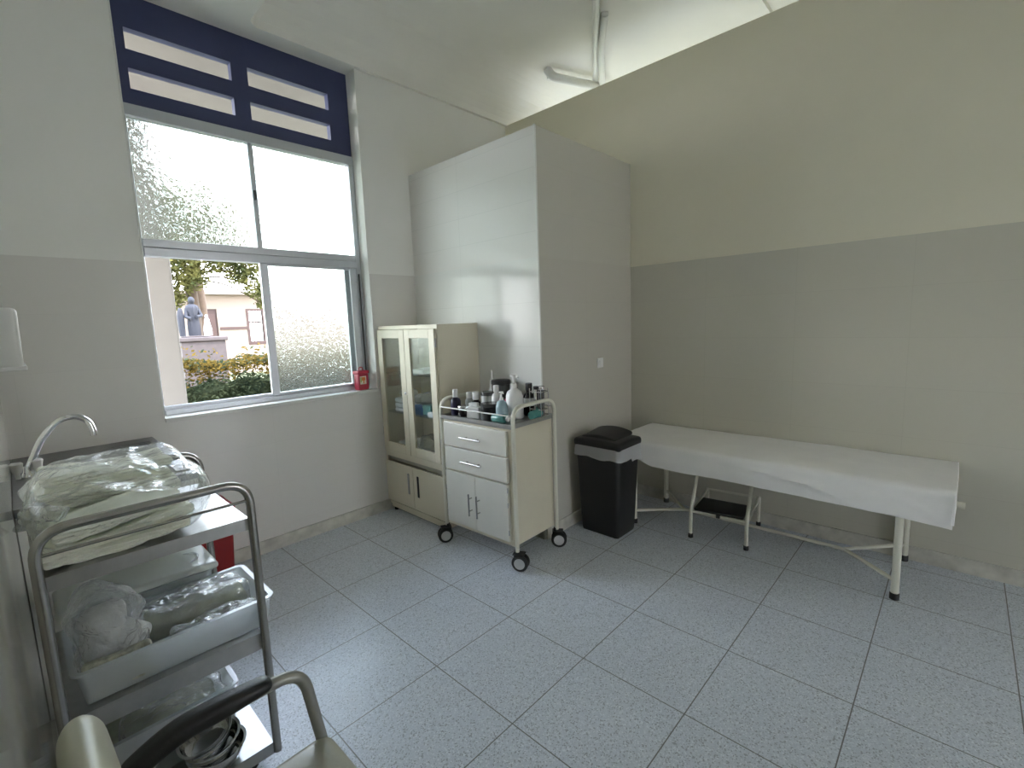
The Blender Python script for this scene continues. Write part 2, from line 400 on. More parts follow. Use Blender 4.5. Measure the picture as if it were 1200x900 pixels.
# rear wall behind the camera, with an unseen doorway added for fill daylight
DX0, DX1, DZ1 = 2.05, 3.35, 2.6
bm = nb(); box(bm, XL-.2, DX0, YF-.2, YF, 0, ZT); box(bm, DX1, XA+.2, YF-.2, YF, 0, ZT); box(bm, DX0, DX1, YF-.2, YF, DZ1, ZT)
struct('wall_front', bm, 'paint')
bm = nb(); box(bm, DX0-.05, DX0, YF-.02, YF+.02, 0, DZ1+.05); box(bm, DX1, DX1+.05, YF-.02, YF+.02, 0, DZ1+.05); box(bm, DX0, DX1, YF-.02, YF+.02, DZ1, DZ1+.05)
struct('trim_added_door', bm, 'white')
struct('added_door_1', bbox(DX0+.42, DX1, YF-.06, YF-.02, .01, DZ1, .004), 'brown')  # unseen leaf, added to narrow the daylight from the rear
# tiled corner chase in the far corner
bm = nb(); box(bm, BX, XR, BY, YW, 0, BZ-.001)
for f in bm.faces:
    c = f.calc_center_median(); f.material_index = 1 if abs(c.y-BY) < .01 else (2 if c.z > BZ-.02 else 0)
struct('wall_chase', bm, None, mats=['tilebx', 'tileby', 'paint'])
# glazed dado (a thin skin of tile, 5 mm)
T = .005
bm = nb(); box(bm, XL, WX0-.0, YW-T, YW, 0, DADO); box(bm, WX1, BX, YW-T, YW, 0, DADO); box(bm, WX0, WX1, YW-T, YW, 0, WZ0-.022)
struct('trim_1', bm, 'tiley')
bm = nb(); box(bm, XR-T, XR, YF, BY, 0, DADO); struct('trim_2', bm, 'tilex')
bm = nb(); box(bm, XL, XL+T, YF, YW-T, 0, DADO); struct('trim_3', bm, 'tilex')
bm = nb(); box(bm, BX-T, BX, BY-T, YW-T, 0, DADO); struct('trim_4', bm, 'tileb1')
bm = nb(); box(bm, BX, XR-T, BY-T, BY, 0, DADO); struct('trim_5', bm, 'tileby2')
# thin pale edge bead of the chase's convex corner
bm = nb(); box(bm, BX-T-.003, BX+.004, BY-T-.003, BY+.004, 0, BZ); struct('trim_6', bm, 'white')
# skirting
SK = .085
bm = nb(); box(bm, XL+T, BX-T, YW-T-.012, YW-T, 0, SK); struct('baseboard_back', bm, 'skirt')
bm = nb(); box(bm, XR-T-.012, XR-T, YF, BY-T, 0, SK); struct('baseboard_right', bm, 'skirt')
bm = nb(); box(bm, XL+T, XL+T+.012, YF, YW-T, 0, SK); struct('baseboard_left', bm, 'skirt')
bm = nb(); box(bm, BX, XR-T-.012, BY-T-.012, BY-T, 0, SK); box(bm, BX-T-.012, BX-T, BY-.0, YW-T-.012, 0, SK); struct('baseboard_chase', bm, 'skirt')
# ceiling: flat slab with a shallow recessed field (rounded corner) and a lifted bay near the camera
bm = nb()
RX, RY = 1.215, YW-.03
zl = ZC
def cove(o, q, n=10):
    # quarter-ellipse cove rising from the low edge: offset into the field, height
    a = PI/2*q/n; return .42*(1-math.cos(a)), zl+.31*math.sin(a)
YN1, YN2, YNE = 1.38, 1.15, YF-.2
NC = 10; rr = .07
cor = [(PI/2)*k/6 for k in range(7)]
def outline(d):
    r_ = rr+d*.0; pts = [(RX+d, YN1)]
    pts += [(RX+d+rr-rr*math.cos(a), RY-d-rr+rr*math.sin(a)) for a in cor]
    pts += [(6.4, RY-d)]
    return pts
prev = None
for q in range(NC+1):
    d, z = cove(0, q, NC); cur = [bm.verts.new((x, y, z)) for x, y in outline(d)]
    if prev:
        for k in range(len(cur)-1): bm.faces.new((prev[k], prev[k+1], cur[k+1], cur[k]))
    else: first = cur
    prev = cur
zh = zl+.31
bm.faces.new(prev+[bm.verts.new((6.4, YN1, zh))])
# low strip beside the window, low field at the left
def flat(pts, z):
    vs = [bm.verts.new((x, y, z)) for x, y in pts]; return bm.faces.new(vs)
flat([(XL-.2, YNE), (XL-.2, YW+.24), (RX, YW+.24)]+[(RX, RY-rr)]+[(RX, YNE)], zl)
flat([(RX, YW+.24), (6.4, YW+.24), (6.4, RY)]+[(RX+rr-rr*math.cos(a), RY-rr+rr*math.sin(a)) for a in cor[::-1]], zl)
# bay nearer the camera, lifted in two shallow steps
box(bm, RX, 6.4, YN2, YN1, zh-.022, zh+.35)
box(bm, RX, 6.4, YNE, YN2, zh+.012, zh+.35)
box(bm, RX-.01, RX, YNE, YN1, zl, zh+.3)
box(bm, XL-.2, 6.4, YNE, YW+.24, zh+.35, zh+.40)
struct('ceiling', bm, 'ceil')

# ------------------------------------------------------------------ window
win = bpy.data.objects.new('window_1', None); C.objects.link(win); win['kind'] = 'structure'
FY0, FY1 = 3.40, 3.45
YB = YW+.24
# lattice transom, its backlit shade and blue flare put into the colour
bm = nb(); tx0, tx1 = WX0, WX1; ly0, ly1 = 3.405, 3.455
cols = [(tx0, .628), (1.150, 1.245), (1.775, tx1)]
for a, b in cols: box(bm, a, b, ly0, ly1, 2.715, ZC)
for a, b in ((.628, 1.150), (1.245, 1.775)):
    for z0, z1 in ((2.715, 2.803), (2.910, 3.006), (3.115, ZC)): box(bm, a, b, ly0, ly1, z0, z1)
obj('transom_lattice', bm, 'navy', win, label='slotted grey transom, coloured navy for its backlit shade')
def fr(name, x0, x1, y0, y1, z0, z1, par=win, mat='alu', bev=.003):
    return obj(name, bbox(x0, x1, y0, y1, z0, z1, bev), mat, par)
fr('header_rail', tx0, tx1, 3.385, 3.445, 2.652, 2.715)
fr('frame_jamb', WX0, WX0+.026, 3.39, 3.455, WZ0, 2.652); fr('frame_jamb', WX1-.04, WX1, 3.39, 3.455, WZ0, 2.652)
bm = bbox(WX0+.026, WX1-.04, 3.39, 3.45, 1.955, 2.0, .003); join(bm, bbox(WX0+.026, WX1-.04, 3.38, 3.45, 1.903, 1.952, .003)); obj('middle_rail', bm, 'alu', win)
bm = bbox(1.198, 1.222, 3.395, 3.42, 2.0, 2.652, .002); join(bm, bbox(1.217, 1.238, 3.42, 3.445, 2.0, 2.652, .002)); obj('mullion', bm, 'alu', win)
bm = bbox(WX0+.026, WX1-.04, 3.37, 3.455, WZ0+.0, WZ0+.03, .002); join(bm, bbox(WX0+.026, WX1-.04, 3.395, 3.405, WZ0+.03, WZ0+.05, .001)); join(bm, bbox(WX0+.026, WX1-.04, 3.425, 3.435, WZ0+.03, WZ0+.05, .001)); obj('bottom_track', bm, 'alu', win)
# latch on the upper mullion
bm = bbox(1.203, 1.217, 3.38, 3.396, 2.30, 2.36, .003); join(bm, bbox(1.206, 1.214, 3.372, 3.384, 2.30, 2.33, .002)); obj('latch', bm, 'dark', win)
# upper panes, lower right fixed pane + the open left sash slid behind it
obj('pane', bbox(WX0+.026, 1.20, 3.412, 3.417, 2.0, 2.652, .0008, 1), 'frost', win, label='frosted upper left pane')
obj('pane', bbox(1.236, WX1-.066, 3.43, 3.435, 2.0, 2.652, .0008, 1), 'frost', win, label='frosted upper right pane')
sash = obj('sliding_sash', join(join(join(bbox(1.196, 1.247, 3.39, 3.412, 1.018, 1.903, .003), bbox(1.83, 1.885, 3.39, 3.412, 1.018, 1.903, .003)), bbox(1.247, 1.83, 3.39, 3.412, 1.018, 1.035, .002)), bbox(1.247, 1.83, 3.39, 3.412, 1.888, 1.903, .002)), 'alu', win)
obj('pane', bbox(1.247, 1.83, 3.399, 3.403, 1.035, 1.888, .0008, 1), 'frost', sash, label='frosted lower right pane')
obj('rear_sash', join(bbox(1.205, 1.235, 3.42, 3.44, 1.03, 1.903, .003), bbox(1.80, 1.85, 3.42, 3.44, 1.03, 1.903, .003)), 'alu', win)
# stay arm on the right jamb
bm = nb(); tube(bm, [(1.895, 3.375, 1.86), (1.893, 3.372, 1.02)], .006, n=8); obj('stay_rod', bm, 'dark', win)
# sill slab
bm = bbox(WX0, WX1, YW-.022, 3.375, WZ0-.022, WZ0, .003); struct('trim_sill', bm, 'white')
# pale metal edge bead on the left jamb
bm = nb(); box(bm, WX0-.006, WX0+.001, YW-T-.003, YW+.12, WZ0, ZC-.02); struct('trim_jamb', bm, 'white')

# ------------------------------------------------------------------ ceiling pipes
def pipe(name, pts, r, label, rad=.03):
    b = nb(); tube(b, pts, r, rad, n=12); o = obj(name, b, 'white', smooth=True); tag(o, label, 'pipe', 'white pipes on the ceiling'); return o
zp = ZC+.31
pipe('ceiling_pipe', [(2.70, 1.75, zp-.02), (3.92, 2.56, zp-.02)], .026, 'white ceiling pipe running out over the room, left of its close neighbour')
pipe('ceiling_pipe', [(3.16, 1.98, zp-.015), (3.45, 2.20, zp-.05), (3.97, 2.52, zp-.06)], .026, 'shorter white ceiling pipe that runs close along its right-hand neighbour', .1)
pipe('ceiling_pipe', [(4.02, 2.50, zp-.07), (3.62, 2.66, zp-.07), (3.50, 2.72, zp-.06), (3.46, 2.75, zp+.0)], .036, 'thick white horizontal ceiling pipe with an elbow near the wall top', .05)
bm = nb(); lathe(bm, [(.032, 0), (.032, .012), (.022, .03)], 18, (3.57, 2.80, zp-.03)); o = obj('pipe_cap', bm, 'white', smooth=True); tag(o, 'small white round cap on the ceiling beside the pipe elbow', 'cap')

# ------------------------------------------------------------------ wall fittings
t = thing('switch_plate', 'small white blank switch plate on the tiled wall above the bin', 'switch', (3.008, BY-T, 1.133))
obj('plate', bbox(-.037, .037, -.010, 0, -.036, .036, .004), 'wht', t); obj('rocker', bbox(-.016, .016, -.0145, -.009, -.02, .02, .002), 'wht', t)
t = thing('towel_dispenser', 'white paper towel dispenser on the left wall at the photo edge', 'dispenser', (XL+T, 1.6, 1.393))
def tap(p, h):
    k = (p.z+h.z)/(2*h.z); p.x = -h.x+(p.x+h.x)*(.96+.04*k); return p
obj('cover', rbox(.040, .12, .071, .080, .25, .142, .012, fn=tap), 'white', t, smooth=True)
obj('lip', bbox(.012, .082, -.004, .246, -.004, .006, .002), 'wht', t)

# ------------------------------------------------------------------ sharps box on the sill
t = thing('sharps_container', 'small red sharps box with a paper label on the window sill', 'container', (1.82, 3.322, WZ0), .15)
obj('body', rbox(0, 0, .062, .092, .062, .124, .010), 'redbox', t, smooth=True)
l = obj('lid', rbox(0, 0, .134, .104, .072, .026, .008), 'redbox', t, smooth=True)
bm = nb(); tube(bm, [(-.018, 0, .146), (-.014, 0, .172), (.014, 0, .172), (.018, 0, .146)], .004, .01); obj('handle', bm, 'redbox', l, smooth=True)
lb = obj('paper_label', bbox(-.036, .020, -.0325, -.0305, .045, .105, .0005, 1), 'label', t, label='cream paper label')
obj('printed_mark', join(bbox(-.022, .010, -.0331, -.0324, .072, .099, .0003, 1), bbox(-.010, .000, -.0331, -.0324, .050, .072, .0003, 1)), 'orange', lb)
obj('printed_mark', bbox(-.034, -.024, -.0331, -.0324, .06, .10, .0003, 1), 'green', lb)

# ------------------------------------------------------------------ instrument cabinet
CW, CD, CH = .735, .365, 1.461
cab = thing('instrument_cabinet', 'tall cream metal cabinet with glass doors above, against the tiled wall', 'cabinet', (1.963, 2.543, 0), 0)
# local: x depth (0 front .. CD back), y width (0 right .. CW left), z
bm = nb(); t_ = .016; z0 = .055
box(bm, 0, CD, 0, t_, z0, CH); box(bm, 0, CD, CW-t_, CW, z0, CH); box(bm, 0, CD, t_, CW-t_, CH-.026, CH)
box(bm, CD-.008, CD, t_, CW-t_, z0, CH-.026); box(bm, .0, CD-.008, t_, CW-t_, z0, z0+.02); box(bm, 0.0, CD-.008, t_, CW-t_, .465, .500)
obj('body', bm, 'cream', cab)
bm = bbox(.012, CD-.01, .012, CW-.012, .022, z0, .002); obj('plinth', bm, 'cream', cab)
for a, b in ((.03, .05), (.03, CW-.05), (CD-.04, .05), (CD-.04, CW-.05)):
    bm = nb(); lathe(bm, [(.018, 0), (.018, .012), (.012, .024)], 12, (a, b, 0)); obj('foot', bm, 'rubber', cab)
for z in (.80, 1.10): obj('shelf', bbox(.02, CD-.012, t_, CW-t_, z-.003, z+.003, .001, 1), 'glass', cab, label='clear glass shelf')
def door(y0, y1, z0, z1, w=.062):
    b = nb()
    b = bbox(-.018, 0, y0, y0+w, z0, z1, .002); join(b, bbox(-.018, 0, y1-w, y1, z0, z1, .002))
    join(b, bbox(-.018, 0, y0+w, y1-w, z0, z0+w+.005, .002)); join(b, bbox(-.018, 0, y0+w, y1-w, z1-w, z1, .002))
    d = obj('glazed_door', b, 'cream', cab)
    obj('pane', bbox(-.008, -.005, y0+w-.004, y1-w+.004, z0+w, z1-w+.004, .0005, 1), 'glass', d, label='clear glass')
    return d
dL = door(CW/2+.002, CW-.014, .505, 1.432); dR = door(.014, CW/2-.002, .505, 1.432)
bm = nb(); lathe(bm, [(.004, 0), (.004, .012), (.010, .016), (.010, .022), (.005, .026)], 14, mtx=Matrix.Translation((-.018, CW/2+.018-.03, .974)) @ Matrix.Rotation(-PI/2, 4, 'Y')); obj('knob', bm, 'chrome', dR, smooth=True)
for d, y in ((dL, CW-.008), (dR, .008)):
    for z in (1.31, .62):
        bm = nb(); lathe(bm, [(.005, 0), (.005, .06)], 10, (-.012, y, z)); obj('hinge', bm, 'steel', d)
# open slot band and the two lower doors
bm = nb(); box(bm, .012, .014, .03, CW-.03, .418, .452); obj('vent_slot', bm, 'vinyl2', cab, label='narrow recessed slot')  # darker backing: the shade on the cream put into the colour
bm = bbox(-.004, .004, .004, .03, .40, .468, .001); join(bm, bbox(-.004, .004, CW-.03, CW-.004, .40, .468, .001)); join(bm, bbox(-.006, .003, .004, CW-.004, .452, .500, .002)); obj('front_rail', bm, 'cream', cab)
for y0, y1, hy in ((CW/2+.001, CW-.006, CW/2+.06), (.006, CW/2-.001, CW/2-.06)):
    d = obj('lower_door', bbox(-.014, 0, y0, y1, .09, .412, .003), 'cream', cab)
    b = bbox(-.0185, -.013, hy-.010, hy+.010, .195, .355, .002); obj('recessed_handle', b, 'steel' if hy > CW/2 else 'dark', d, label='steel finger pull' if hy > CW/2 else 'dark finger pull')
# things on the shelves
def pkt(name, label, cat, x, y, z, sx, sy, sz, mat, r=.012, amp=.006, rz=0, group=None):
    o = obj(name, rbox(0, 0, sz/2, sx, sy, sz, r, amp=amp, fr=14, seed=x*9+y*5), mat, smooth=True)
    o.location = (x, y, z); o.rotation_euler = (0, 0, rz); tag(o, label, cat, group); return o
cx0, cy0 = 1.963, 2.543
pkt('wrapped_pack', 'blue wrapped pack lying on the cabinet shelf behind the right glass door', 'pack', cx0+.12, cy0+.375, .804, .16, .17, .055, 'blue')
pkt('wrapped_pack', 'teal wrapped pack behind the right glass door beside the blue pack', 'pack', cx0+.13, cy0+.255, .804, .15, .10, .075, 'teal')
pkt('gauze_pack', 'white pack lying low beside the blue pack in the cabinet', 'pack', cx0+.05, cy0+.16, .804, .06, .07, .04, 'gauze')
for i in range(3):
    pkt('folded_towel', ['white folded towel at the bottom of the pile in the glass cabinet', 'white folded towel in the middle of the pile in the glass cabinet', 'white folded towel on top of the pile in the glass cabinet'][i], 'towel', cx0+.12, cy0+.56, .804+i*.036, .16, .14, .035, 'gauze', group='folded towels in the cabinet')
pkt('plastic_bag', 'small clear plastic bag on top of the folded towels in the cabinet', 'bag', cx0+.12, cy0+.56, .913, .12, .11, .06, 'film2', .03, .015)
pkt('plastic_bag', 'grey clear plastic bag lying on the blue pack in the cabinet', 'bag', cx0+.13, cy0+.34, .868, .14, .16, .09, 'film2', .04, .015)
pkt('gauze_pack', 'white pack at the cabinet floor behind the left glass door', 'pack', cx0+.12, cy0+.56, .501, .16, .12, .07, 'gauze')
pkt('plastic_bag', 'clear plastic bag at the cabinet floor behind the right glass door', 'bag', cx0+.14, cy0+.33, .512, .15, .20, .12, 'film2', .05, .02)
pkt('document_stack', 'stack of white papers on the top cabinet shelf behind the right door', 'papers', cx0+.18, cy0+.38, 1.104, .2, .18, .03, 'wht', .003, .001)

# ------------------------------------------------------------------ drawer trolley (cream)
TW, TD, TZ0, TZ1 = .616, .405, .135, .872
TH = .03
tr = thing('drawer_trolley', 'cream metal drawer trolley on casters holding the bottles', 'trolley', (1.905, 1.838, 0), TH)
# local x depth 0..TD, y width 0..TW
bm = bbox(.012, TD-.006, .012, TW-.012, TZ0, TZ1-.022, .003); obj('body', bm, 'cream', tr)
bm = nb(); box(bm, .0, TD, 0, TW, TZ1-.022, TZ1-.016); box(bm, 0, .012, 0, TW, TZ1-.022, TZ1+.004); box(bm, TD-.008, TD, 0, TW, TZ1-.022, TZ1+.004); box(bm, .012, TD-.008, 0, .008, TZ1-.022, TZ1+.004); box(bm, .012, TD-.008, TW-.008, TW, TZ1-.022, TZ1+.004); box(bm, .012, TD-.008, .008, TW-.008, TZ1-.016, TZ1-.006)
obj('steel_top', bm, 'steel', tr, label='stainless steel tray top')
for y, nm in ((-.008, 'r'), (TW+.008, 'l')):
    bm = nb(); tube(bm, [(.010, y, .115), (.010, y, .975), (TD-.005, y, .975), (TD-.005, y, .115)], .0125, .085, n=12, seg=8)
    obj('side_rail', bm, 'cream2', tr, smooth=True)
bm = nb(); tube(bm, [(.008, 0, .925), (.008, TW, .925)], .004, n=8); obj('guard_wire', bm, 'white', tr, smooth=True)
bm = nb(); tube(bm, [(TD-.005, 0, .925), (TD-.005, TW, .925)], .004, n=8); obj('guard_wire', bm, 'white', tr, smooth=True)
def barhandle(par, p0, p1, off=.028):
    b = nb(); a, c = Vector(p0), Vector(p1); d = (c-a)
    tube(b, [a+Vector((-off, 0, 0)), c+Vector((-off, 0, 0))], .0052, n=10)
    for k in (.22, .78):
        q = a+d*k; tube(b, [q+Vector((.002, 0, 0)), q+Vector((-off, 0, 0))], .004, n=8)
    obj('handle', b, 'steelt', par, smooth=True)
for z0, z1, hz in ((.685, .835, .758), (.528, .676, .602)):
    d = obj('drawer', bbox(-.012, .012, .035, TW-.035, z0, z1, .003), 'cream3', tr); barhandle(d, (-.012, .222, hz), (-.012, .402, hz))
for y0, y1, hy in ((TW/2+.001, TW-.035, TW/2+.035), (.035, TW/2-.001, TW/2-.035)):
    d = obj('door', bbox(-.012, .012, y0, y1, .168, .516, .003), 'cream3', tr); barhandle(d, (-.012, hy, .262), (-.012, hy, .404))
    for z in (.47, .38, .21): 
        b = nb(); lathe(b, [(.004, 0), (.004, .03)], 8, (-.010, y1 if hy > TW/2 else y0, z)); obj('hinge', b, 'steel', d)
def caster(x, y, ang, par):
    c = bpy.data.objects.new('caster', None)
    b = nb(); lathe(b, [(.012, .095), (.012, .125)], 10)
    q = bbox(-.018, .03, -.014, .014, .082, .098, .003); join(b, q)
    c = obj('caster', b, 'black', par)
    c.location = (x, y, 0); c.rotation_euler = (0, 0, ang)
    for s in (-1, 1):
        w = nb(); mt = Matrix.Translation((.022, s*.017, .05)) @ Matrix.Rotation(PI/2, 4, 'X')
        lathe(w, [(.034, -.012), (.046, -.012), (.05, -.006), (.05, .006), (.046, .012), (.034, .012)], 26, mtx=mt)
        obj('wheel', w, 'rubber', c, smooth=True)
        h_ = nb(); lathe(h_, [(.033, -.013), (.033, .013)], 22, mtx=mt); obj('wheel_hub', h_, 'hub', c, smooth=False)
    b = bbox(-.02, .05, -.028, .028, .100, .106, .002); obj('brake_pedal', b, 'black', c)
caster(.012, .0, -1.15, tr); caster(.012, TW, 2.6, tr); caster(TD-.01, .0, -.95, tr); caster(TD-.01, TW, .6, tr)

# ------------------------------------------------------------------ bottles and jars on the trolley
TT = TZ1-.006
def bottle(name, label, cat, x, y, prof, mat, parts=(), n=20, group='bottles and jars on the trolley'):
    o = thing(name, label, cat, (x, y, TT), 0, group)
    b = nb(); lathe(b, prof, n); obj('body', b, mat, o, smooth=True)
    for pn, pm, pp in parts:
        b = nb()
        if callable(pp): pp(b)
        else: lathe(b, pp, n)
        obj(pn, b, pm, o, smooth=True)
    return o
def cyl(r, z0, z1): return [(r*.93, z0), (r, z0+.004), (r, z1-.004), (r*.93, z1)]
def shoulder(r, h, rn, hn): return [(r*.92, 0), (r, .005), (r, h*.8), (r*.8, h*.93), (rn, h), (rn, hn)]
bottle('screw_cap_bottle', 'dark violet bottle with a tall white cap, leftmost on the trolley', 'bottle', 1.97, 2.395, shoulder(.034, .115, .014, .125), 'purple', [('cap', 'wht', cyl(.017, .118, .170))])
bottle('screw_cap_bottle', 'white bottle with a white cap beside the violet bottle', 'bottle', 2.07, 2.375, shoulder(.028, .10, .014, .11), 'lightgrey', [('cap', 'wht', cyl(.018, .10, .140))])
bottle('screw_cap_bottle', 'dark bottle with a wide white cap left of the grey canister', 'bottle', 2.06, 2.295, shoulder(.034, .09, .018, .10), 'amber', [('cap', 'wht', cyl(.023, .098, .148)), ('paper_label', 'label', cyl(.0348, .02, .06))])
bottle('canister', 'small grey translucent canister in front of the nozzle bottle', 'canister', 2.10, 2.225, cyl(.044, 0, .125), 'lightgrey', [('lid', 'smoke', cyl(.045, .126, .150))])
bottle('nozzle_bottle', 'white squeeze bottle with a tall pointed nozzle at the back of the trolley', 'bottle', 2.24, 2.325, shoulder(.032, .15, .018, .175), 'wht', [('nozzle', 'wht', [(.018, .176), (.016, .20), (.009, .206), (.006, .27)])])
bottle('lidded_jar', 'big dark round jar with a black lid at the back of the trolley', 'jar', 2.235, 2.235, cyl(.062, 0, .18), 'smoke', [('lid', 'black', cyl(.065, .181, .212))])
bottle('screw_cap_bottle', 'white bottle with a green mark right of the grey canister', 'bottle', 2.09, 2.135, shoulder(.031, .15, .014, .16), 'wht', [('cap', 'wht', cyl(.018, .158, .198)), ('paper_label', 'green', cyl(.0315, .06, .085))])
def pumphead(z, s):
    def f(b):
        lathe(b, [(.016*s, z), (.016*s, z+.022*s), (.007*s, z+.026*s), (.006*s, z+.062*s)], 16)
        tube(b, [(0, .012*s, z+.062*s), (0, -.01*s, z+.066*s), (-.012, -.04*s, z+.060*s)], .006*s, .01)
        lathe(b, [(.020*s, z+.060*s), (.020*s, z+.070*s), (.006*s, z+.072*s)], 16)
    return f
bottle('pump_bottle', 'large white pump dispenser bottle in the middle of the trolley', 'bottle', 2.11, 1.995, [(.048, 0), (.054, .006), (.054, .14), (.045, .165), (.024, .182), (.016, .19)], 'wht', [('pump', 'wht', pumphead(.188, 1.15)), ('paper_label', 'magenta', lambda b: box(b, -.030, .008, .046, .0565, .05, .12))])
bottle('spray_bottle', 'clear pale blue gel pump bottle in front of the white pump bottle', 'bottle', 1.985, 1.985, [(.032, 0), (.037, .005), (.037, .09), (.028, .12), (.014, .132)], 'blueliq', [('pump', 'wht', pumphead(.13, .75))])
bottle('screw_cap_bottle', 'dark bottle with a black cap and white label behind the pump bottle', 'bottle', 2.235, 1.985, shoulder(.038, .145, .018, .158), 'amber', [('cap', 'black', cyl(.022, .158, .205)), ('paper_label', 'wht', cyl(.0388, .06, .115))])
bottle('screw_cap_bottle', 'slim black bottle squeezed in right behind the white pump bottle', 'bottle', 2.19, 2.06, shoulder(.022, .14, .012, .15), 'black', [('cap', 'black', cyl(.014, .150, .178))])
bottle('screw_cap_bottle', 'short dark bottle with a white cap between jar and pump bottle', 'bottle', 2.245, 2.125, shoulder(.033, .13, .015, .14), 'smoke', [('cap', 'wht', cyl(.018, .14, .168))])
bottle('lidded_jar', 'low black jar with a shiny steel lid in the front left corner', 'jar', 1.978, 2.315, cyl(.046, 0, .052), 'amber', [('lid', 'chrome', cyl(.048, .052, .070))])
bottle('lidded_jar', 'low wide black jar in the middle of the trolley front', 'jar', 1.985, 2.085, cyl(.060, 0, .085), 'black', [('lid', 'smoke', cyl(.062, .085, .105))])
o = obj('cotton_box', rbox(0, 0, .036, .07, .09, .072, .006), 'wht', smooth=True); o.location = (1.975, 2.21, TT); o.rotation_euler = (0, 0, .3); tag(o, 'small crumpled white box between the two low black jars', 'box')
obj('packet', rbox(.0, .01, .085, .03, .06, .024, .004), 'gauze', o, smooth=True)
def lying(name, label, x, y, L, r, mat, rz):
    o = thing(name, label, 'bottle', (x, y, TT+r), rz, 'bottles and jars on the trolley')
    b = nb(); mt = Matrix.Rotation(PI/2, 4, 'Y'); lathe(b, [(r*.9, 0), (r, .005), (r, L*.8), (r*.5, L*.92)], 18, mtx=mt); obj('body', b, mat, o, smooth=True)
    b = nb(); lathe(b, cyl(r*.55, L*.9, L*1.08), 16, mtx=mt); obj('cap', b, 'wht', o, smooth=True)
lying('lying_bottle', 'teal bottle lying on its side at the trolley front edge', 1.955, 2.03, .11, .026, 'tealliq', -1.45)
lying('lying_bottle', 'teal bottle lying on its side near the right rail of the trolley', 2.12, 1.87, .12, .027, 'tealliq', .15)
# clear rack of dark canisters in the right rear corner
t = thing('vial_rack', 'chrome wire rack holding three dark cylinders in the right rear corner', 'rack', (2.225, 1.89, TT), .03)
bm = nb()
for z in (.05, .16): tube(bm, [(-.035, -.038, z), (.04, -.038, z), (.04, .05, z), (-.035, .05, z), (-.035, -.038, z)], .003, 0, n=6)
for a, b_ in ((-.035, -.038), (.04, -.038), (.04, .05), (-.035, .05)): tube(bm, [(a, b_, 0), (a, b_, .18)], .003, 0, n=6)
obj('wire_frame', bm, 'chrome', t)
for i, (a, b_) in enumerate(((.0, -.018), (.0, .028), (.045, .006))):
    o = thing('steel_cylinder', ['dark cylinder nearest the camera in the wire rack', 'dark cylinder farther left in the wire rack', 'dark cylinder at the back of the wire rack'][i], 'cylinder', (2.225+a*.6, 1.89+b_, TT), 0, 'cylinders in the wire rack')
    b = nb(); lathe(b, cyl(.0165, 0, .17), 16); obj('body', b, ['smoke', 'chrome', 'black'][i], o, smooth=True)
    b = nb(); lathe(b, cyl(.0175, .171, .19), 16); obj('cap', b, ['chrome', 'black', 'smoke'][i], o, smooth=True)

# ------------------------------------------------------------------ waste bin
t = thing('waste_bin', 'tall black plastic bin with a white liner showing under its lid', 'bin', (2.738, 1.728, 0), 0)
def ring(hx, hy, z, r=.03, bow=0., ox=0): return [(a+ox, b, z) for a, b in rrect(hx, hy, r)]
bm = nb(); loft(bm, [ring(.112, .142, .0, .02), ring(.117, .148, .02, .025), ring(.136, .168, .50, .03), ring(.142, .175, .60, .03), ring(.130, .162, .60, .03), ring(.105, .138, .03, .02)])
obj('body', bm, 'black', t, smooth=True)
def linerz(a, z0): return z0
bm = nb(); L1 = []; L2 = []; L0 = []; pts = rrect(.150, .184, .035, 8)
dens = []
for i in range(len(pts)):
    p, q = pts[i], pts[(i+1) % len(pts)]
    n_ = max(1, int(math.dist(p, q)/.012))
    for k in range(n_): dens.append((p[0]+(q[0]-p[0])*k/n_, p[1]+(q[1]-p[1])*k/n_))
for i, (a, b) in enumerate(dens):
    w = noise.noise(Vector((a*22, b*22, 1)))*.010+noise.noise(Vector((a*60, b*60, 3)))*.004
    hem = .535+.018*noise.noise(Vector((a*9, b*9, 7)))-(.025 if (a > 0 and b < -.1) else 0)
    L0.append((a*(1-.02), b*(1-.02), .615)); L1.append((a*(1+w), b*(1+w), .575)); L2.append((a*(1+w*2+.01), b*(1+w*2+.01), hem))
loft(bm, [L2, L1, L0], False, False); bmesh.ops.solidify(bm, geom=list(bm.faces), thickness=.0008)
obj('bin_liner', bm, 'liner', t, smooth=True, label='crinkled translucent white liner')
def lidfn(p, h):
    if p.z > 0: p.z += .018*(1-(p.x/h.x)**2)*(1-(p.y/h.y)**2)
    return p
l = obj('lid', rbox(0, 0, .63, .30, .365, .055, .022, nseg=(8, 8, 2), fn=lidfn), 'black', t, smooth=True)
def flap(p, h):
    p.z += .022*(1-(p.y/h.y)**2)+.012*(p.x/h.x); return p
obj('flap', rbox(.01, .01, .664, .225, .27, .024, .01, nseg=(8, 8, 2), fn=flap), 'black', l, smooth=True)

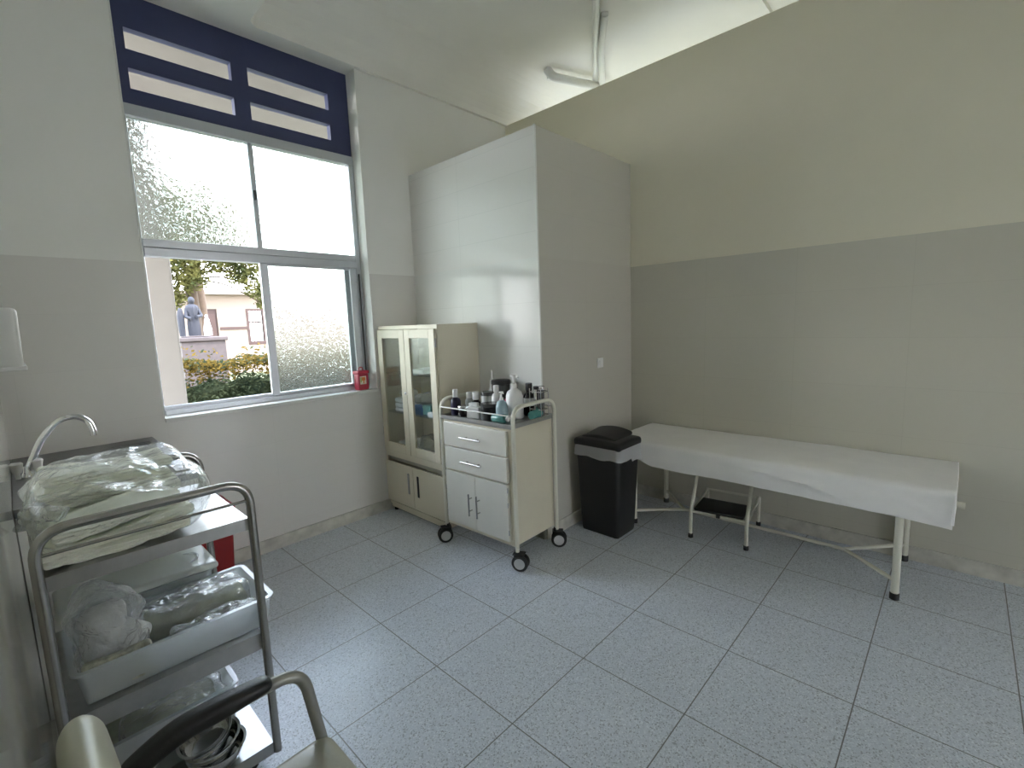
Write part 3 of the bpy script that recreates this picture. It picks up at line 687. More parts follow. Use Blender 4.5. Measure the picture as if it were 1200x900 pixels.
# ------------------------------------------------------------------ examination bed
bed = thing('examination_bed', 'long narrow examination bed on white tube legs along the right wall', 'bed', (3.16, .87, 0), 0)
bx = lambda x: x-3.16
by = lambda y: y-.87
for x, y in ((2.928, .172), (3.435, .172), (2.935, 1.632), (3.435, 1.632)):
    bm = nb(); tube(bm, [(bx(x), by(y), .025), (bx(x), by(y), .53)], .0175, n=14); lg = obj('leg', bm, 'cream2', bed, smooth=True)
    bm = nb(); lathe(bm, [(.021, 0), (.021, .03), (.018, .034)], 14, (bx(x), by(y), 0)); obj('rubber_foot', bm, 'rubber', lg, smooth=True)
bm = nb(); tube(bm, [(bx(2.928), by(1.632), .095), (bx(3.15), by(1.36), .10), (bx(3.15), by(.42), .10), (bx(2.93), by(.172), .095)], .0105, .05, n=10)
tube(bm, [(bx(3.435), by(1.632), .095), (bx(3.15), by(1.36), .10)], .0105, 0, n=10); tube(bm, [(bx(3.435), by(.172), .095), (bx(3.15), by(.42), .10)], .0105, 0, n=10)
obj('stretcher', bm, 'cream2', bed, smooth=True)
bm = nb(); tube(bm, [(bx(2.93), by(-.055), .545), (bx(2.93), by(1.74), .53)], .0165, 0, n=12); tube(bm, [(bx(3.435), by(-.03), .53), (bx(3.435), by(1.74), .53)], .0165, 0, n=12)
for y in (.172, 1.632): tube(bm, [(bx(2.93), by(y), .53), (bx(3.435), by(y), .53)], .014, 0, n=12)
obj('frame', bm, 'cream2', bed, smooth=True)
obj('mattress', rbox(bx(3.165), by(.875), .578, .57, 1.75, .066, .02), 'vinyl', bed, smooth=True)
# draped sheet: one cloth, grid in (arc across, y)
def sheet():
    bm = nb(); ny = 110; na = 46; y0, y1 = -.018, 1.765
    rows = []
    for j in range(ny+1):
        v = j/ny; y = y0+(y1-y0)*v; row = []
        drop = .150+.012*noise.noise(Vector((y*1.7, 3, 0)))-.010*v+(.016*max(0, 1-v*9))
        if v > .84: drop -= .085*((v-.84)/.16)
        for i in range(na+1):
            s = i/na; L = .585
            tot = L+drop; a = s*tot; R0 = .028
            if a < L-R0:
                x = 3.462-a; z = .6185+.004*noise.noise(Vector((x*5, y*3, 0)))+.002*noise.noise(Vector((x*14, y*9, 5)))
                z -= .004*max(0, (a-L+.12)/.12)
            elif a < L+R0*.6:
                t = (a-(L-R0))/(R0*1.6)*PI/2; x = 3.462-(L-R0)-R0*math.sin(t); z = .6145-R0*(1-math.cos(t))
            else:
                d = a-(L+R0*.6); x = 3.462-L; z = .6145-R0-d
                k = min(1, d/.08)
                x += k*(-.006+.010*noise.noise(Vector((y*4.2, z*3, 2)))+.006*noise.noise(Vector((y*13, z*10, 8))))
                # creases low on the front face
                for (yc, zc, sl, ln, am) in ((.70, .545, .10, .20, .014), (.50, .515, .28, .16, .012), (.27, .53, -.2, .12, .007), (.12, .52, .5, .08, .008)):
                    q = (z-zc)-sl*(y-yc); x -= am*math.exp(-(q/.010)**2)*math.exp(-((y-yc)/ln)**2)
            row.append(bm.verts.new((bx(x), by(y), z)))
        rows.append(row)
    for a, b in zip(rows, rows[1:]):
        for i in range(na): bm.faces.new((a[i], b[i], b[i+1], a[i+1]))
    bmesh.ops.recalc_face_normals(bm, faces=bm.faces)
    bmesh.ops.solidify(bm, geom=list(bm.faces), thickness=.003)
    # stitched hems: thicker bands along the free edges
    return bm
sh = obj('bed_sheet', sheet(), 'sheet', smooth=True); sh.location = (3.16, .87, 0)
tag(sh, 'plain white cotton sheet draped over the long examination bed', 'sheet')
bm = nb()
pts = [(bx(2.876), by(-.019), .600), (bx(2.868), by(-.020), .55), (bx(2.872), by(-.018), .50), (bx(2.868), by(-.018), .462)]
tube(bm, pts, .0055, .02, n=8); tube(bm, [(bx(3.45), by(-.02), .617), (bx(3.2), by(-.022), .616), (bx(2.91), by(-.02), .612), (bx(2.876), by(-.019), .600)], .005, .02, n=8)
obj('hem', bm, 'sheet', sh, smooth=True)

# ------------------------------------------------------------------ step stool under the bed
t = thing('step_stool', 'two-step stool with white tube legs and black tread pushed under the bed', 'stool', (3.0, 1.07, 0), .12)
for y, dy in ((-.168, 1), (.168, -1)):
    bm = nb(); tube(bm, [(.0-.02, y, .02), (-.02, y, .185), (.13, y, .40), (.21, y, .42)], .0115, .05, n=10); lg = obj('front_leg', bm, 'cream2', t, smooth=True)
    bm = nb(); lathe(bm, [(.0155, 0), (.0155, .024), (.0115, .028)], 12, (-.02, y, 0)); obj('rubber_foot', bm, 'rubber', lg, smooth=True)
    bm = nb(); tube(bm, [(.40, y, .02), (.40, y, .215), (.33, y, .195), (-.01, y, .175)], .010, .04, n=10); lg = obj('rear_leg', bm, 'cream2', t, smooth=True)
    bm = nb(); lathe(bm, [(.015, 0), (.015, .024), (.011, .028)], 12, (.40, y, 0)); obj('rubber_foot', bm, 'rubber', lg, smooth=True)
bm = nb(); tube(bm, [(-.01, -.168, .178), (-.01, .168, .178)], .008, n=8); tube(bm, [(.19, -.168, .185), (.19, .168, .185)], .008, n=8); tube(bm, [(.40, -.168, .20), (.40, .168, .20)], .008, n=8); tube(bm, [(.21, -.168, .42), (.21, .168, .42)], .008, n=8)
obj('crossbar', bm, 'cream2', t, smooth=True)
obj('tread', rbox(.09, 0, .198, .225, .30, .020, .008), 'black', t, smooth=True, label='black rubber lower tread')
obj('tread', rbox(.24, 0, .432, .19, .31, .020, .008), 'black', t, smooth=True, label='black rubber upper tread')
obj('tread_clip', bbox(-.028, .0, -.012, .012, .168, .190, .003), 'black', t)

# ------------------------------------------------------------------ sink counter, faucet, red bin
t = thing('sink_counter', 'stainless steel sink counter in the left corner under the window', 'counter', (0, 2.75, 0), 0)
cy = 2.75
bm = nb(); x0, x1, y0, y1 = XL+T+.002, .492, 2.28-cy, YW-T-.002-cy; zt_ = .893
bx0, bx1, by0, by1 = .12, .42, 2.33-cy, 2.70-cy
for a, b, c, d in ((x0, x1, y0, by0), (x0, x1, by1, y1), (x0, bx0, by0, by1), (bx1, x1, by0, by1)): box(bm, a, b, c, d, zt_-.03, zt_)
obj('worktop', bm, 'steeld', t)
bm = nb(); L = lambda d, z: [((bx0+bx1)/2+a, (by0+by1)/2+b, z) for a, b in rrect((bx1-bx0)/2+d, (by1-by0)/2+d, .04)]
loft(bm, [L(.001, zt_-.001), L(-.01, zt_-.02), L(-.02, zt_-.15), L(-.06, zt_-.16)], False, True); obj('sink_bowl', bm, 'steel', t, smooth=True)
bm = nb()
for k in range(9): tube(bm, [(.46, 2.86-cy+k*.034, zt_+.001), (.30, 2.86-cy+k*.034, zt_+.001)], .0035, 0, n=6)
obj('drainer_ridges', bm, 'steeld', t)
bm = nb(); box(bm, x0, x1-.03, y0+.02, y1-.0, SK+.01, zt_-.18); box(bm, x0, x1-.03, y0+.02, y0+.04, zt_-.18, zt_-.03); box(bm, x1-.05, x1-.03, y0+.04, y1, zt_-.18, zt_-.03)
obj('base_unit', bm, 'paint', t)
obj('plinth', bbox(XL+T+.013, x1-.07, y0+.06, y1-.02, 0, SK+.01, .002), 'skirt', t)
t = thing('faucet', 'chrome gooseneck faucet with white knobs standing on the sink counter', 'faucet', (0, 2.80, zt_), 0)
bm = nb(); tube(bm, [(-.007, 0, .0), (-.006, 0, .025), (.045, -.005, .145), (.105, -.01, .222), (.165, -.015, .232), (.205, -.02, .200), (.213, -.022, .152)], .0125, .035, n=12, seg=5); obj('spout', bm, 'chrome', t, smooth=True)
bm = nb(); lathe(bm, [(.022, 0), (.02, .012), (.014, .02), (.013, .045)], 16, (-.007, 0, 0)); obj('base', bm, 'chrome', t, smooth=True)
bm = nb(); lathe(bm, [(.013, 0), (.0135, .022)], 14, (.213, -.022, .135)); obj('aerator', bm, 'chrome', t, smooth=True)
for dx, dy in ((-.030, -.02), (.030, .0)):
    bm = nb(); lathe(bm, [(.008, 0), (.008, .022), (.014, .024), (.021, .062), (.016, .068)], 12, (-.007+dx, dy, 0)); obj('knob', bm, 'wht', t, smooth=True, label='white tap knob')
t = thing('red_waste_bin', 'red plastic bin on the floor behind the steel trolley', 'bin', (.675, 3.08, 0), 0)
bm = nb(); loft(bm, [ring(.072, .09, 0, .02), ring(.094, .115, .44, .025), ring(.088, .109, .44, .025), ring(.066, .084, .01, .02)]); obj('body', bm, 'red', t, smooth=True)
obj('lid', rbox(0, 0, .46, .215, .25, .06, .02), 'red', t, smooth=True)

# ------------------------------------------------------------------ stainless three-tier trolley
SX0, SX1, SY0, SY1 = -.018, .455, 1.57, 2.12
t = thing('steel_trolley', 'three-tier stainless steel trolley by the left wall loaded with bags', 'trolley', ((SX0+SX1)/2, (SY0+SY1)/2, 0), 0)
ox, oy = (SX0+SX1)/2, (SY0+SY1)/2
for y in (SY0, SY1):
    bm = nb(); tube(bm, [(SX0-ox, y-oy, .10), (SX0-ox, y-oy, 1.005), (SX1-ox, y-oy, 1.005), (SX1-ox, y-oy, .078)], .0125, .075, n=14, seg=9); e_ = obj('end_frame', bm, 'steelt', t, smooth=True)
    bm = nb(); tube(bm, [(SX0-ox, y-oy, .945), (SX1-ox, y-oy, .945)], .0045, 0, n=8); obj('cross_rod', bm, 'steelt', e_, smooth=True)
def shelf(z, h):
    bm = nb(); a, b, c, d = SX0-ox+.008, SX1-ox-.006, SY0-oy+.010, SY1-oy-.010
    box(bm, a, b, c, d, z-.004, z)
    box(bm, a, b, c, c+.004, z-h, z-.004); box(bm, a, b, d-.004, d, z-h, z-.004); box(bm, a, a+.004, c+.004, d-.004, z-h, z-.004); box(bm, b-.004, b, c+.004, d-.004, z-h, z-.004)
    obj('shelf', bm, 'steel', t)
shelf(.886, .038); shelf(.500, .055); shelf(.105, .04)
for x in (SX0, SX1):
    for y in (SY0, SY1):
        b = nb(); lathe(b, [(.009, .064), (.009, .101)], 10); join(b, bbox(-.012, .03, -.014, .014, .064, .070, .002))
        c = obj('caster', b, 'black', t); c.location = ((x-ox)*.78, (y-oy)*.75, 0); c.rotation_euler = (0, 0, 2.6)
        w = nb(); lathe(w, [(.026, -.010), (.030, -.007), (.030, .007), (.026, .010)], 18, mtx=Matrix.Translation((.018, 0, .030)) @ Matrix.Rotation(PI/2, 4, 'X')); obj('wheel', w, 'rubber', c, smooth=True)

# folded gowns in a clear bag on the top shelf
def fold(x, y, z, sx, sy, sz, label, s, tilt=0.):
    def fn(p, h):
        k = (p.x/h.x)
        p.z *= 1.0+.10*math.sin(k*2.2+s*2); p.z += .010*math.sin(k*2.6+s)+.004*math.sin(p.y*40+s); p.y += .010*math.sin(k*3+s*1.7)
        # fold lines along the near long side
        if p.y < -h.y*.6: p.y += .006*math.cos((p.z/h.z)*9)
        return p
    o = obj('folded_gown', rbox(0, 0, sz/2, sx, sy, sz, sz*.46, nseg=(26, 10, 3), amp=.003, fr=16, fn=fn, seed=s*3.7, rc=4), 'gown', smooth=True)
    o.location = (x, y, z); o.rotation_euler = (0, tilt, 0); tag(o, label, 'gown', 'folded gowns in the bag on the trolley'); return o
rl = ['lowest', 'second from the bottom', 'third from the bottom', 'topmost']
rl = ['lowest', 'second from the bottom', 'third from the bottom', 'fourth from the bottom', 'topmost']
for k in range(5): fold(.172+.010*((k*7) % 3-1), 1.98+.006*((k*5) % 3-1), .890+.0335*k, .340-.006*k, .20, .031, 'folded pale green gown, %s in the rear pile on the steel trolley' % rl[k], k+.3, -.012)
for k in range(3): fold(.160+.012*((k*5) % 3-1), 1.715+.010*((k*4) % 3-1), .890+.0315*k, .315-.012*k, .205, .029, 'folded pale green gown, %s of the front pile on the steel trolley' % ['lowest', 'middle one', 'top one'][k], k+5.1, -.02)
def bagfn(p, h):
    return p
bg = obj('plastic_bag', rbox(.182, 1.86, .985, .40, .50, .185, .07, nseg=(18, 16, 6), amp=.022, fr=13,
        fn=lambda p, h: Vector((p.x, p.y, p.z*(1 if p.z < 0 else (.62+.38*max(0, min(1, (p.y+.12)/.12)))))), seed=3), 'film', smooth=True)
tag(bg, 'large clear plastic bag wrapped round the folded gowns on the top shelf', 'bag')
bm = nb(); tube(bm, [(.045, 1.74, .985), (.000, 1.78, 1.0), (-.022, 1.83, .985), (-.030, 1.86, .945)], .02, .03, n=12, rs=None)
for v in bm.verts: v.co += Vector((noise.noise(v.co*40), noise.noise(v.co*40+Vector((5, 5, 5))), noise.noise(v.co*33)))*.014
obj('gathered_neck', bm, 'film2', bg, smooth=True)

# middle shelf: open tub with bagged supplies
tb = obj('plastic_tub', tubmesh(.006, .505, 1.585, 1.905, .503, .602), 'tub', smooth=True)
tag(tb, 'open translucent plastic tub on the middle shelf of the steel trolley', 'tub')
def lump(name, label, cat, x, y, z, sx, sy, sz, mat, r=.04, amp=.03, fr=14, rot=(0, 0, 0), seed=0, fn=None):
    o = obj(name, rbox(0, 0, 0, sx, sy, sz, r, nseg=(12, 10, 8), amp=amp, fr=fr, seed=seed, fn=fn), mat, smooth=True)
    o.location = (x, y, z); o.rotation_euler = rot; tag(o, label, cat); return o
lump('gauze_bundle', 'white gauze rolls bundled in the left end of the open tub', 'gauze', .092, 1.73, .625, .105, .14, .15, 'gauze', .05, .02, 18, seed=2)
lump('plastic_bag', 'tall crumpled clear bag around the white gauze in the tub', 'bag', .098, 1.725, .635, .155, .215, .225, 'film2', .06, .035, 13, seed=4)
lump('instrument_packet', 'long greyish green packet in the tub right of the gauze', 'packet', .325, 1.79, .560, .28, .13, .07, 'instr', .03, .008, seed=6)
lump('plastic_bag', 'shiny clear bag over the long green packet in the tub', 'bag', .325, 1.79, .567, .30, .155, .10, 'film2', .035, .014, 16, seed=9)
lump('plastic_bag', 'flat crumpled clear bag lying along the near side of the tub', 'bag', .345, 1.655, .548, .24, .085, .07, 'film2', .02, .012, 20, seed=12)
lump('paper_pack', 'pale printed paper pack standing under the gauze in the tub', 'pack', .105, 1.625, .558, .15, .035, .095, 'print', .012, .004, seed=15)
t = thing('lidded_box', 'milky lidded plastic box behind the open tub on the steel trolley', 'box', (.215, 2.015, .5), 0)
obj('box_body', tubmesh(-.205, .205, -.098, .098, .002, .115, .03, .01, .008), 'tub', t, smooth=True)
l = obj('lid', rbox(0, 0, .127, .43, .212, .026, .012, fn=lambda p, h: Vector((p.x, p.y, p.z+.006*(1-(p.x/h.x)**4)))), 'lidp', t, smooth=True)
bm = nb(); tube(bm, [(.14, -.05, .143), (.165, -.03, .146), (.175, .0, .146), (.165, .03, .146), (.14, .05, .143)], .004, .01, n=8); obj('lid_grip', bm, 'tub', l, smooth=True)
lump('instrument_packet', 'yellowish packets seen through the milky lidded box', 'packet', .215, 2.01, .555, .36, .16, .085, 'instr', .02, .008, seed=21)
bm = nb(); lathe(bm, [(.013, 0), (.036, 0), (.038, .006), (.038, .072), (.036, .078), (.013, .078), (.013, 0)], 26, capb=False, capt=False)
o = obj('gauze_roll', bm, 'gauze', smooth=True); o.location = (.165, 1.665, .60); o.rotation_euler = (-1.25, 0, .75); tag(o, 'round white gauze roll with a hole, end-on in the tub beside the bundle', 'gauze')
# bottom shelf
tb = obj('plastic_tub', tubmesh(-.002, .405, 1.705, 2.11, .108, .285), 'tub', smooth=True)
tag(tb, 'deep translucent tub on the bottom shelf of the steel trolley', 'tub')
lump('plastic_bag', 'shiny crumpled clear bag lying in the bottom shelf tub', 'bag', .24, 1.80, .235, .28, .15, .08, 'film2', .03, .02, 18, seed=25)
lump('instrument_packet', 'dull green packet beneath the bag in the bottom shelf tub', 'packet', .19, 1.90, .17, .34, .30, .10, 'instr', .03, .01, seed=28)
for k, (xx, yy, tl, ll) in enumerate(((.300, 1.628, .0, 'lowest steel bowl of the nest on the bottom trolley shelf'), (.296, 1.628, .1, 'middle steel bowl of the nest on the bottom trolley shelf'), (.286, 1.626, .22, 'uppermost tilted steel bowl of the nest on the bottom trolley shelf'))):
    bm = nb(); R_ = .078-.004*k
    lathe(bm, [(R_*.55, 0), (R_*.75, .01), (R_*.95, .045), (R_, .062), (R_+.005, .064), (R_+.005, .066), (R_-.003, .064), (R_*.9, .046), (R_*.7, .013), (R_*.4, .004)], 30)
    o = obj('steel_bowl', bm, 'chrome', smooth=True); o.location = (xx, yy, .108+.035*k); o.rotation_euler = (tl*.5, -tl, 0); tag(o, ll, 'bowl', 'nested steel bowls')
lump('foil_packet', 'crumpled foil packet left of the steel bowls on the bottom shelf', 'packet', .14, 1.64, .135, .12, .07, .05, 'chrome', .02, .016, 22, seed=31)

# ------------------------------------------------------------------ armchair at the lower left edge
t = thing('tube_armchair', 'vinyl armchair with bent grey tube arms in the lower left corner', 'chair', (.22, .83, 0), 0)
qx = lambda x: x-.22
qy = lambda y: y-.83
obj('seat', rbox(qx(.235), qy(.84), .435, .41, .52, .075, .035, nseg=(8, 8, 3), amp=.003, fr=6), 'vinyl2', t, smooth=True)
def backfn(p, h):
    k = (p.z+h.z)/(2*h.z)
    p.x *= 1.0-.55*max(0, k-.25)**1.3; p.y *= 1-.10*k*k; p.x -= .012*k
    return p
obj('backrest', rbox(qx(.016), qy(.845), .665, .092, .50, .33, .044, nseg=(4, 10, 8), fn=backfn, rc=4), 'vinyl', t, smooth=True)
for y, s in ((1.090, 1), (.585, -1)):
    bm = nb(); tube(bm, [(qx(.09), qy(y), .30), (qx(.055), qy(y), .60), (qx(.11), qy(y), .665), (qx(.385), qy(y), .665), (qx(.425), qy(y), .40), (qx(.44), qy(y), .02)], .0135, .06, n=12, seg=7)
    a = obj('arm_frame', bm, 'grey', t, smooth=True)
    obj('armrest_pad', rbox(qx(.180), qy(y), .676, .275, .050, .042, .017, nseg=(12, 3, 2), fn=lambda p, h: Vector((p.x, p.y*(1-.35*max(0, p.x/h.x-.5)), p.z*(1-.5*max(0, p.x/h.x-.3)) - .055*max(0, -p.x/h.x-.15)**1.6))), 'black', a, smooth=True, label='black plastic armrest pad')
    bm = nb(); tube(bm, [(qx(.09), qy(y), .31), (qx(.02), qy(y), .02)], .0125, 0, n=12); obj('rear_leg', bm, 'grey', t, smooth=True)
bm = nb(); tube(bm, [(qx(.085), qy(.585), .38), (qx(.085), qy(1.09), .38)], .011, 0, n=10); tube(bm, [(qx(.427), qy(.585), .385), (qx(.427), qy(1.09), .385)], .011, 0, n=10); obj('seat_frame', bm, 'grey', t, smooth=True)

# ------------------------------------------------------------------ outdoors
bm = nb(); box(bm, -30, 60, YB, 5.3, -.25, -.05); struct('outdoor_corridor_floor', bm, 'paving')
bm = nb(); box(bm, -30, 60, 5.3, 60, -.35, -.12); struct('outdoor_ground', bm, 'ground')
bm = nb(); box(bm, -30, 60, -40, YF-.2, -.35, -.06); struct('outdoor_ground', bm, 'paving')
bm = nb(); box(bm, -8, 14, YB, 5.35, 3.42, 3.6)
struct('corridor_ceiling', bm, 'plaster')
bm = nb(); box(bm, -6, 12, -6.2, YF-.2, 2.75, 2.95); struct('corridor_ceiling', bm, 'plaster')  # unseen roof outside the rear door, added to block sky and sun
bm = bbox(.55, 1.04, 4.98, 5.30, -.05, 3.42, .02); o = obj('corridor_pillar', bm, 'plaster'); tag(o, 'pale plastered pillar outside the open window, at its left', 'pillar')
def leaves(bm, n, pos, size, rd, mi=lambda p: 0, droop=.5):
    for _ in range(n):
        p = pos(); s = size*rd.uniform(.6, 1.3)
        a = Vector((rd.gauss(0, 1), rd.gauss(0, 1), rd.gauss(0, droop))).normalized(); b = a.cross(Vector((rd.gauss(0, 1), rd.gauss(0, 1), rd.gauss(0, 1)))).normalized()
        vs = [bm.verts.new(p-a*s), bm.verts.new(p+b*s*.42-a*s*.1), bm.verts.new(p+a*s), bm.verts.new(p-b*s*.42-a*s*.1)]
        f = bm.faces.new(vs); f.material_index = mi(p)
rd = random.Random(3)
def hpos():
    x = rd.uniform(1.0, 6.2); top = 1.17+.10*noise.noise(Vector((x*2.3, 0, 0)))+.05*noise.noise(Vector((x*8, 4, 0)))
    z = rd.uniform(.0, 1)**.6*top; w = .42*math.sqrt(max(.05, 1-(z/1.35)**2)); y = 7.35+rd.choice((-1, -1, -1, -1, 1))*w*rd.uniform(.6, 1.1)
    if rd.random() < .35: z = top+rd.uniform(-.08, .05); y = 7.35+rd.uniform(-w, w)
    if rd.random() < .012: z = top+rd.uniform(.05, .22)
    return Vector((x, y, z))
bm = nb(); join(bm, rbox(3.6, 7.42, .36, 5.0, .52, 1.06, .2, nseg=(60, 6, 8), amp=.10, fr=5)); leaves(bm, 20000, hpos, .032, rd, lambda p: 1 if (p.z > .98+.12*noise.noise(p*3)) and rd.random() < .75 else 0)
t = thing('hedge', 'dense clipped hedge outside with young leaves on top, coloured yellowish as if sunlit', 'hedge', (0, 0, -.12))
obj('foliage', bm, None, t, mats=['leafd', 'leafy'])
bm = nb(); 
for k in range(14): tube(bm, [(1.1+k*.38, 7.35, -.1), (1.1+k*.38+rd.uniform(-.1, .1), 7.35, .8)], .02, 0, n=6)
obj('stem', bm, 'bark', t)
# tree
def tree(name, label, x, y, base, crowns, n, size, seed, trunk_r=.12):
    r_ = random.Random(seed)
    t = thing(name, label, 'tree', (0, 0, 0))
    bm = nb()
    def pos():
        c, rr = r_.choices(crowns, weights=[k[1]**2.2 for k in crowns])[0]
        d = Vector((r_.gauss(0, 1), r_.gauss(0, 1), r_.gauss(0, 1))).normalized()*rr*(r_.random()**.4)
        d.z *= .7; return Vector(c)+d
    leaves(bm, n, pos, size, r_); obj('foliage', bm, 'leaft', t)
    bm = nb(); top = Vector(crowns[0][0])
    tube(bm, [(x, y, -.15), (x+.1, y, base*.6), (x+.05, y, base)], trunk_r, .4, n=10)
    for c, rr in crowns: tube(bm, [(x+.05, y, base-.1), tuple(Vector((x, y, base)).lerp(Vector(c), .5)+Vector((0, 0, .2))), c], trunk_r*.16, .5, n=7)
    obj('trunk', bm, 'bark', t, smooth=True)
tree('garden_tree', 'leafy tree with overhanging boughs outside above the statue', 3.3, 14.4, 2.9,
     [((3.6, 14, 3.6), 1.0), ((4.6, 14, 3.35), .8), ((2.5, 14, 3.3), 1.1), ((3.25, 13.8, 2.75), .42), ((2.9, 14, 2.35), .38), ((4.75, 13.7, 2.55), .40), ((4.35, 13.8, 2.9), .36), ((4.9, 14, 2.2), .22), ((3.9, 14, 4.3), 1.1), ((3.0, 14, 4.2), 1.0), ((2.6, 14.2, 1.9), .36), ((2.2, 14, 2.5), .7)], 26000, .056, 5, .13)
tree('garden_tree', 'farther tree glimpsed low at the left edge of the open window', 2.9, 16.5, 1.9, [((2.75, 16.5, 2.4), .8), ((3.0, 16.3, 1.7), .5), ((2.3, 16.5, 3.3), 1.0)], 5000, .06, 9, .1)
tree('garden_tree', 'big broad tree whose crown shows as a green haze through the frosted upper left pane', 3.9, 16.2, 3.4, [((3.9, 16.2, 5.1), 1.5), ((2.7, 16, 4.9), 1.2), ((5.0, 16.4, 4.9), 1.1)], 11000, .11, 13, .14)
# statue on pedestal and white figure
t = thing('garden_statue', 'dark robed statue with folded arms standing on a stone pedestal outside', 'statue', (2.78, 12, 0))
bm = nb(); lathe(bm, [(.105, 1.40), (.11, 1.44), (.11, 1.65), (.10, 1.85), (.125, 1.98), (.10, 2.04), (.045, 2.07), (.045, 2.09)], 20)
for v in bm.verts:
    a = math.atan2(v.co.y, v.co.x); k = 1+.10*math.sin(a*9+v.co.z*5); v.co.x *= k; v.co.y *= k*.8
tube(bm, [(-.10, 0, 1.97), (-.14, -.05, 1.80), (-.06, -.12, 1.76)], .035, .03, n=10); tube(bm, [(.10, 0, 1.97), (.15, -.05, 1.82), (.04, -.12, 1.80)], .035, .03, n=10)
obj('robed_body', bm, 'stone', t, smooth=True)
bm = nb(); bmesh.ops.create_uvsphere(bm, u_segments=18, v_segments=12, radius=.062)
for v in bm.verts: v.co.z *= 1.25; v.co += Vector((0, -.01, 2.15)); v.co.y -= .012*math.exp(-((v.co.x/.015)**2+((v.co.z-2.145)/.02)**2)) if v.co.y < -.05 else 0
obj('head', bm, 'stone', t, smooth=True)
bm = nb(); join(bm, bbox(-.34, .48, -.35, .35, -.12, 1.28, .02)); join(bm, bbox(-.38, .52, -.39, .39, 1.28, 1.37, .02)); join(bm, bbox(-.22, .24, -.2, .2, 1.37, 1.40, .01)); o = obj('statue_pedestal', bm, 'stone2'); o.location = (2.78, 12, 0); tag(o, 'wide stone pedestal behind the hedge carrying the statues', 'pedestal')
t = thing('small_statue', 'slim dark shrouded figure left of the robed statue', 'statue', (2.56, 12.0, 1.40))
bm = nb(); lathe(bm, [(.055, 0), (.06, .12), (.066, .42), (.05, .52), (.036, .57), (.012, .59)], 16)
for v in bm.verts: a = math.atan2(v.co.y, v.co.x); k = 1+.08*math.sin(a*7); v.co.x *= k; v.co.y *= k*.8
obj('shrouded_body', bm, 'stone', t, smooth=True)
t = thing('white_statue', 'small white figure right of the dark robed statue', 'statue', (3.03, 12.0, 1.40))
bm = nb(); lathe(bm, [(.075, 0), (.08, .12), (.05, .28), (.046, .34), (.026, .37), (.03, .40), (.026, .43), (.01, .45)], 16)
for v in bm.verts: a = math.atan2(v.co.y, v.co.x); k = 1+.08*math.sin(a*8); v.co.x *= k; v.co.y *= k
obj('draped_body', bm, 'marble', t, smooth=True)
# facing building
t = thing('courtyard_building', 'peach one-storey building across the courtyard with brown door and stripe', 'building', (0, 20, 0))
bm = nb()
BXa, BXb, zt2 = 1.0, 14.0, 2.82
for a, b, c, d in ((BXa, 5.03, -.12, zt2), (5.03, 5.40, 2.30, zt2), (5.40, 6.40, -.12, zt2), (6.40, 7.02, 2.28, zt2), (6.40, 7.02, -.12, .95), (7.02, BXb, -.12, zt2)): box(bm, a, b, 0, .3, c, d)
box(bm, BXa, BXb, .3, 5, -.12, zt2); obj('wall', bm, 'facade', t)
bm = nb(); box(bm, BXa-.2, BXb+.2, -.25, 5.2, zt2, zt2+.10); obj('roof', bm, 'facade', t)
bm = nb(); box(bm, 5.45, 6.38, -.03, 0, 1.54, 1.64); box(bm, 7.06, 13, -.03, 0, 1.54, 1.64); obj('stripe', bm, 'brown', t)
d = obj('door', join(bbox(5.03, 5.40, .05, .1, -.1, 2.3, .005), join(bbox(5.09, 5.34, .03, .06, 1.2, 2.1, .005), bbox(5.09, 5.34, .03, .06, .1, 1.0, .005))), 'brown', t)
bm = nb(); lathe(bm, [(.03, 0), (.03, .05)], 10, mtx=Matrix.Translation((5.33, .05, 1.05)) @ Matrix.Rotation(PI/2, 4, 'X')); obj('door_knob', bm, 'chrome', d)
w = obj('window', join(join(join(bbox(6.38, 6.46, -.02, .08, .93, 2.3, .005), bbox(6.96, 7.04, -.02, .08, .93, 2.3, .005)), bbox(6.46, 6.96, -.02, .08, 2.22, 2.3, .005)), join(bbox(6.46, 6.96, -.02, .08, .93, 1.06, .005), bbox(6.46, 6.96, 0, .06, 1.76, 1.82, .005))), 'brown', t)
obj('pane', bbox(6.46, 6.96, .05, .055, 1.06, 2.22, .001, 1), 'chrome', w, label='reflecting pane')
bm = nb()
for k in range(5): tube(bm, [(6.5+k*.105, .0, 1.06), (6.5+k*.105, .0, 2.22)], .010, 0, n=6)
obj('window_bars', bm, 'dark', w)

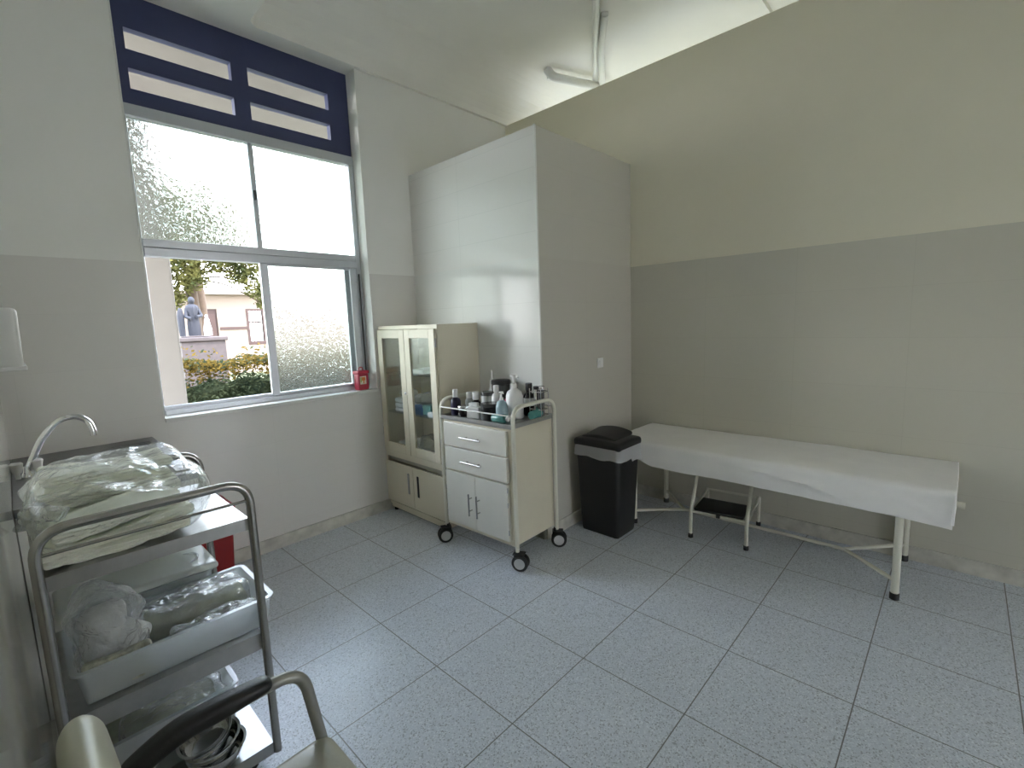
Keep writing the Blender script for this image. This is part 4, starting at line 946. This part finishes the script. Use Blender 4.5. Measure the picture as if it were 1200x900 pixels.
# ------------------------------------------------------------------ light: open sky and the sun
w = bpy.data.worlds.new('sky'); bpy.context.scene.world = w; w.use_nodes = True; nt = w.node_tree
for n in list(nt.nodes): nt.nodes.remove(n)
out = nt.nodes.new('ShaderNodeOutputWorld'); bg = nt.nodes.new('ShaderNodeBackground')
tc = nt.nodes.new('ShaderNodeTexCoord'); sp = nt.nodes.new('ShaderNodeSeparateXYZ'); cr = nt.nodes.new('ShaderNodeValToRGB')
nt.links.new(tc.outputs['Generated'], sp.inputs[0]); nt.links.new(sp.outputs['Z'], cr.inputs[0])
e = cr.color_ramp.elements; e[0].position = 0; e[0].color = (1, .99, .97, 1); e[1].position = .8; e[1].color = (.58, .72, 1, 1)
x = cr.color_ramp.elements.new(.25); x.color = (.85, .92, 1, 1)
nt.links.new(cr.outputs[0], bg.inputs[0]); bg.inputs[1].default_value = 5.2; nt.links.new(bg.outputs[0], out.inputs[0])
sd = bpy.data.lights.new('sun', 'SUN'); sd.energy = 3.5; sd.angle = math.radians(1.0); sd.color = (1, .95, .86)
so = bpy.data.objects.new('sun', sd); C.objects.link(so)
d = Vector((-.55, .42, -.95)).normalized()      # light travels this way
so.rotation_euler = d.to_track_quat('-Z', 'Y').to_euler()

# ------------------------------------------------------------------ camera
cd = bpy.data.cameras.new('camera'); cam = bpy.data.objects.new('camera', cd); C.objects.link(cam)
cd.sensor_fit = 'HORIZONTAL'; cd.sensor_width = 36; cd.lens = 556.963/1200*36; cd.clip_start = .02; cd.clip_end = 200
r = Vector((0.6862149849651655, -0.7265111699247275, -0.03592373009392772)); u = Vector((0.11939825269789825, 0.06378401762153546, 0.9907954664554861)); fw = Vector((0.717532613657349, 0.6841879267209114, -0.13051371294769812))
mt = Matrix(((r.x, u.x, -fw.x, 0), (r.y, u.y, -fw.y, 0), (r.z, u.z, -fw.z, 1.461788), (0, 0, 0, 1)))
cam.matrix_world = mt
sc = bpy.context.scene; sc.camera = cam
sc.view_settings.view_transform = 'Standard'; sc.view_settings.look = 'None'; sc.view_settings.gamma = 1; sc.view_settings.use_curve_mapping = False
sc.view_settings.exposure = 1.9
sc.cycles.use_denoising = True
sc.cycles.max_bounces = 14; sc.cycles.diffuse_bounces = 12; sc.cycles.glossy_bounces = 6; sc.cycles.transparent_max_bounces = 24; sc.cycles.transmission_bounces = 10
sc.cycles.sample_clamp_indirect = 12
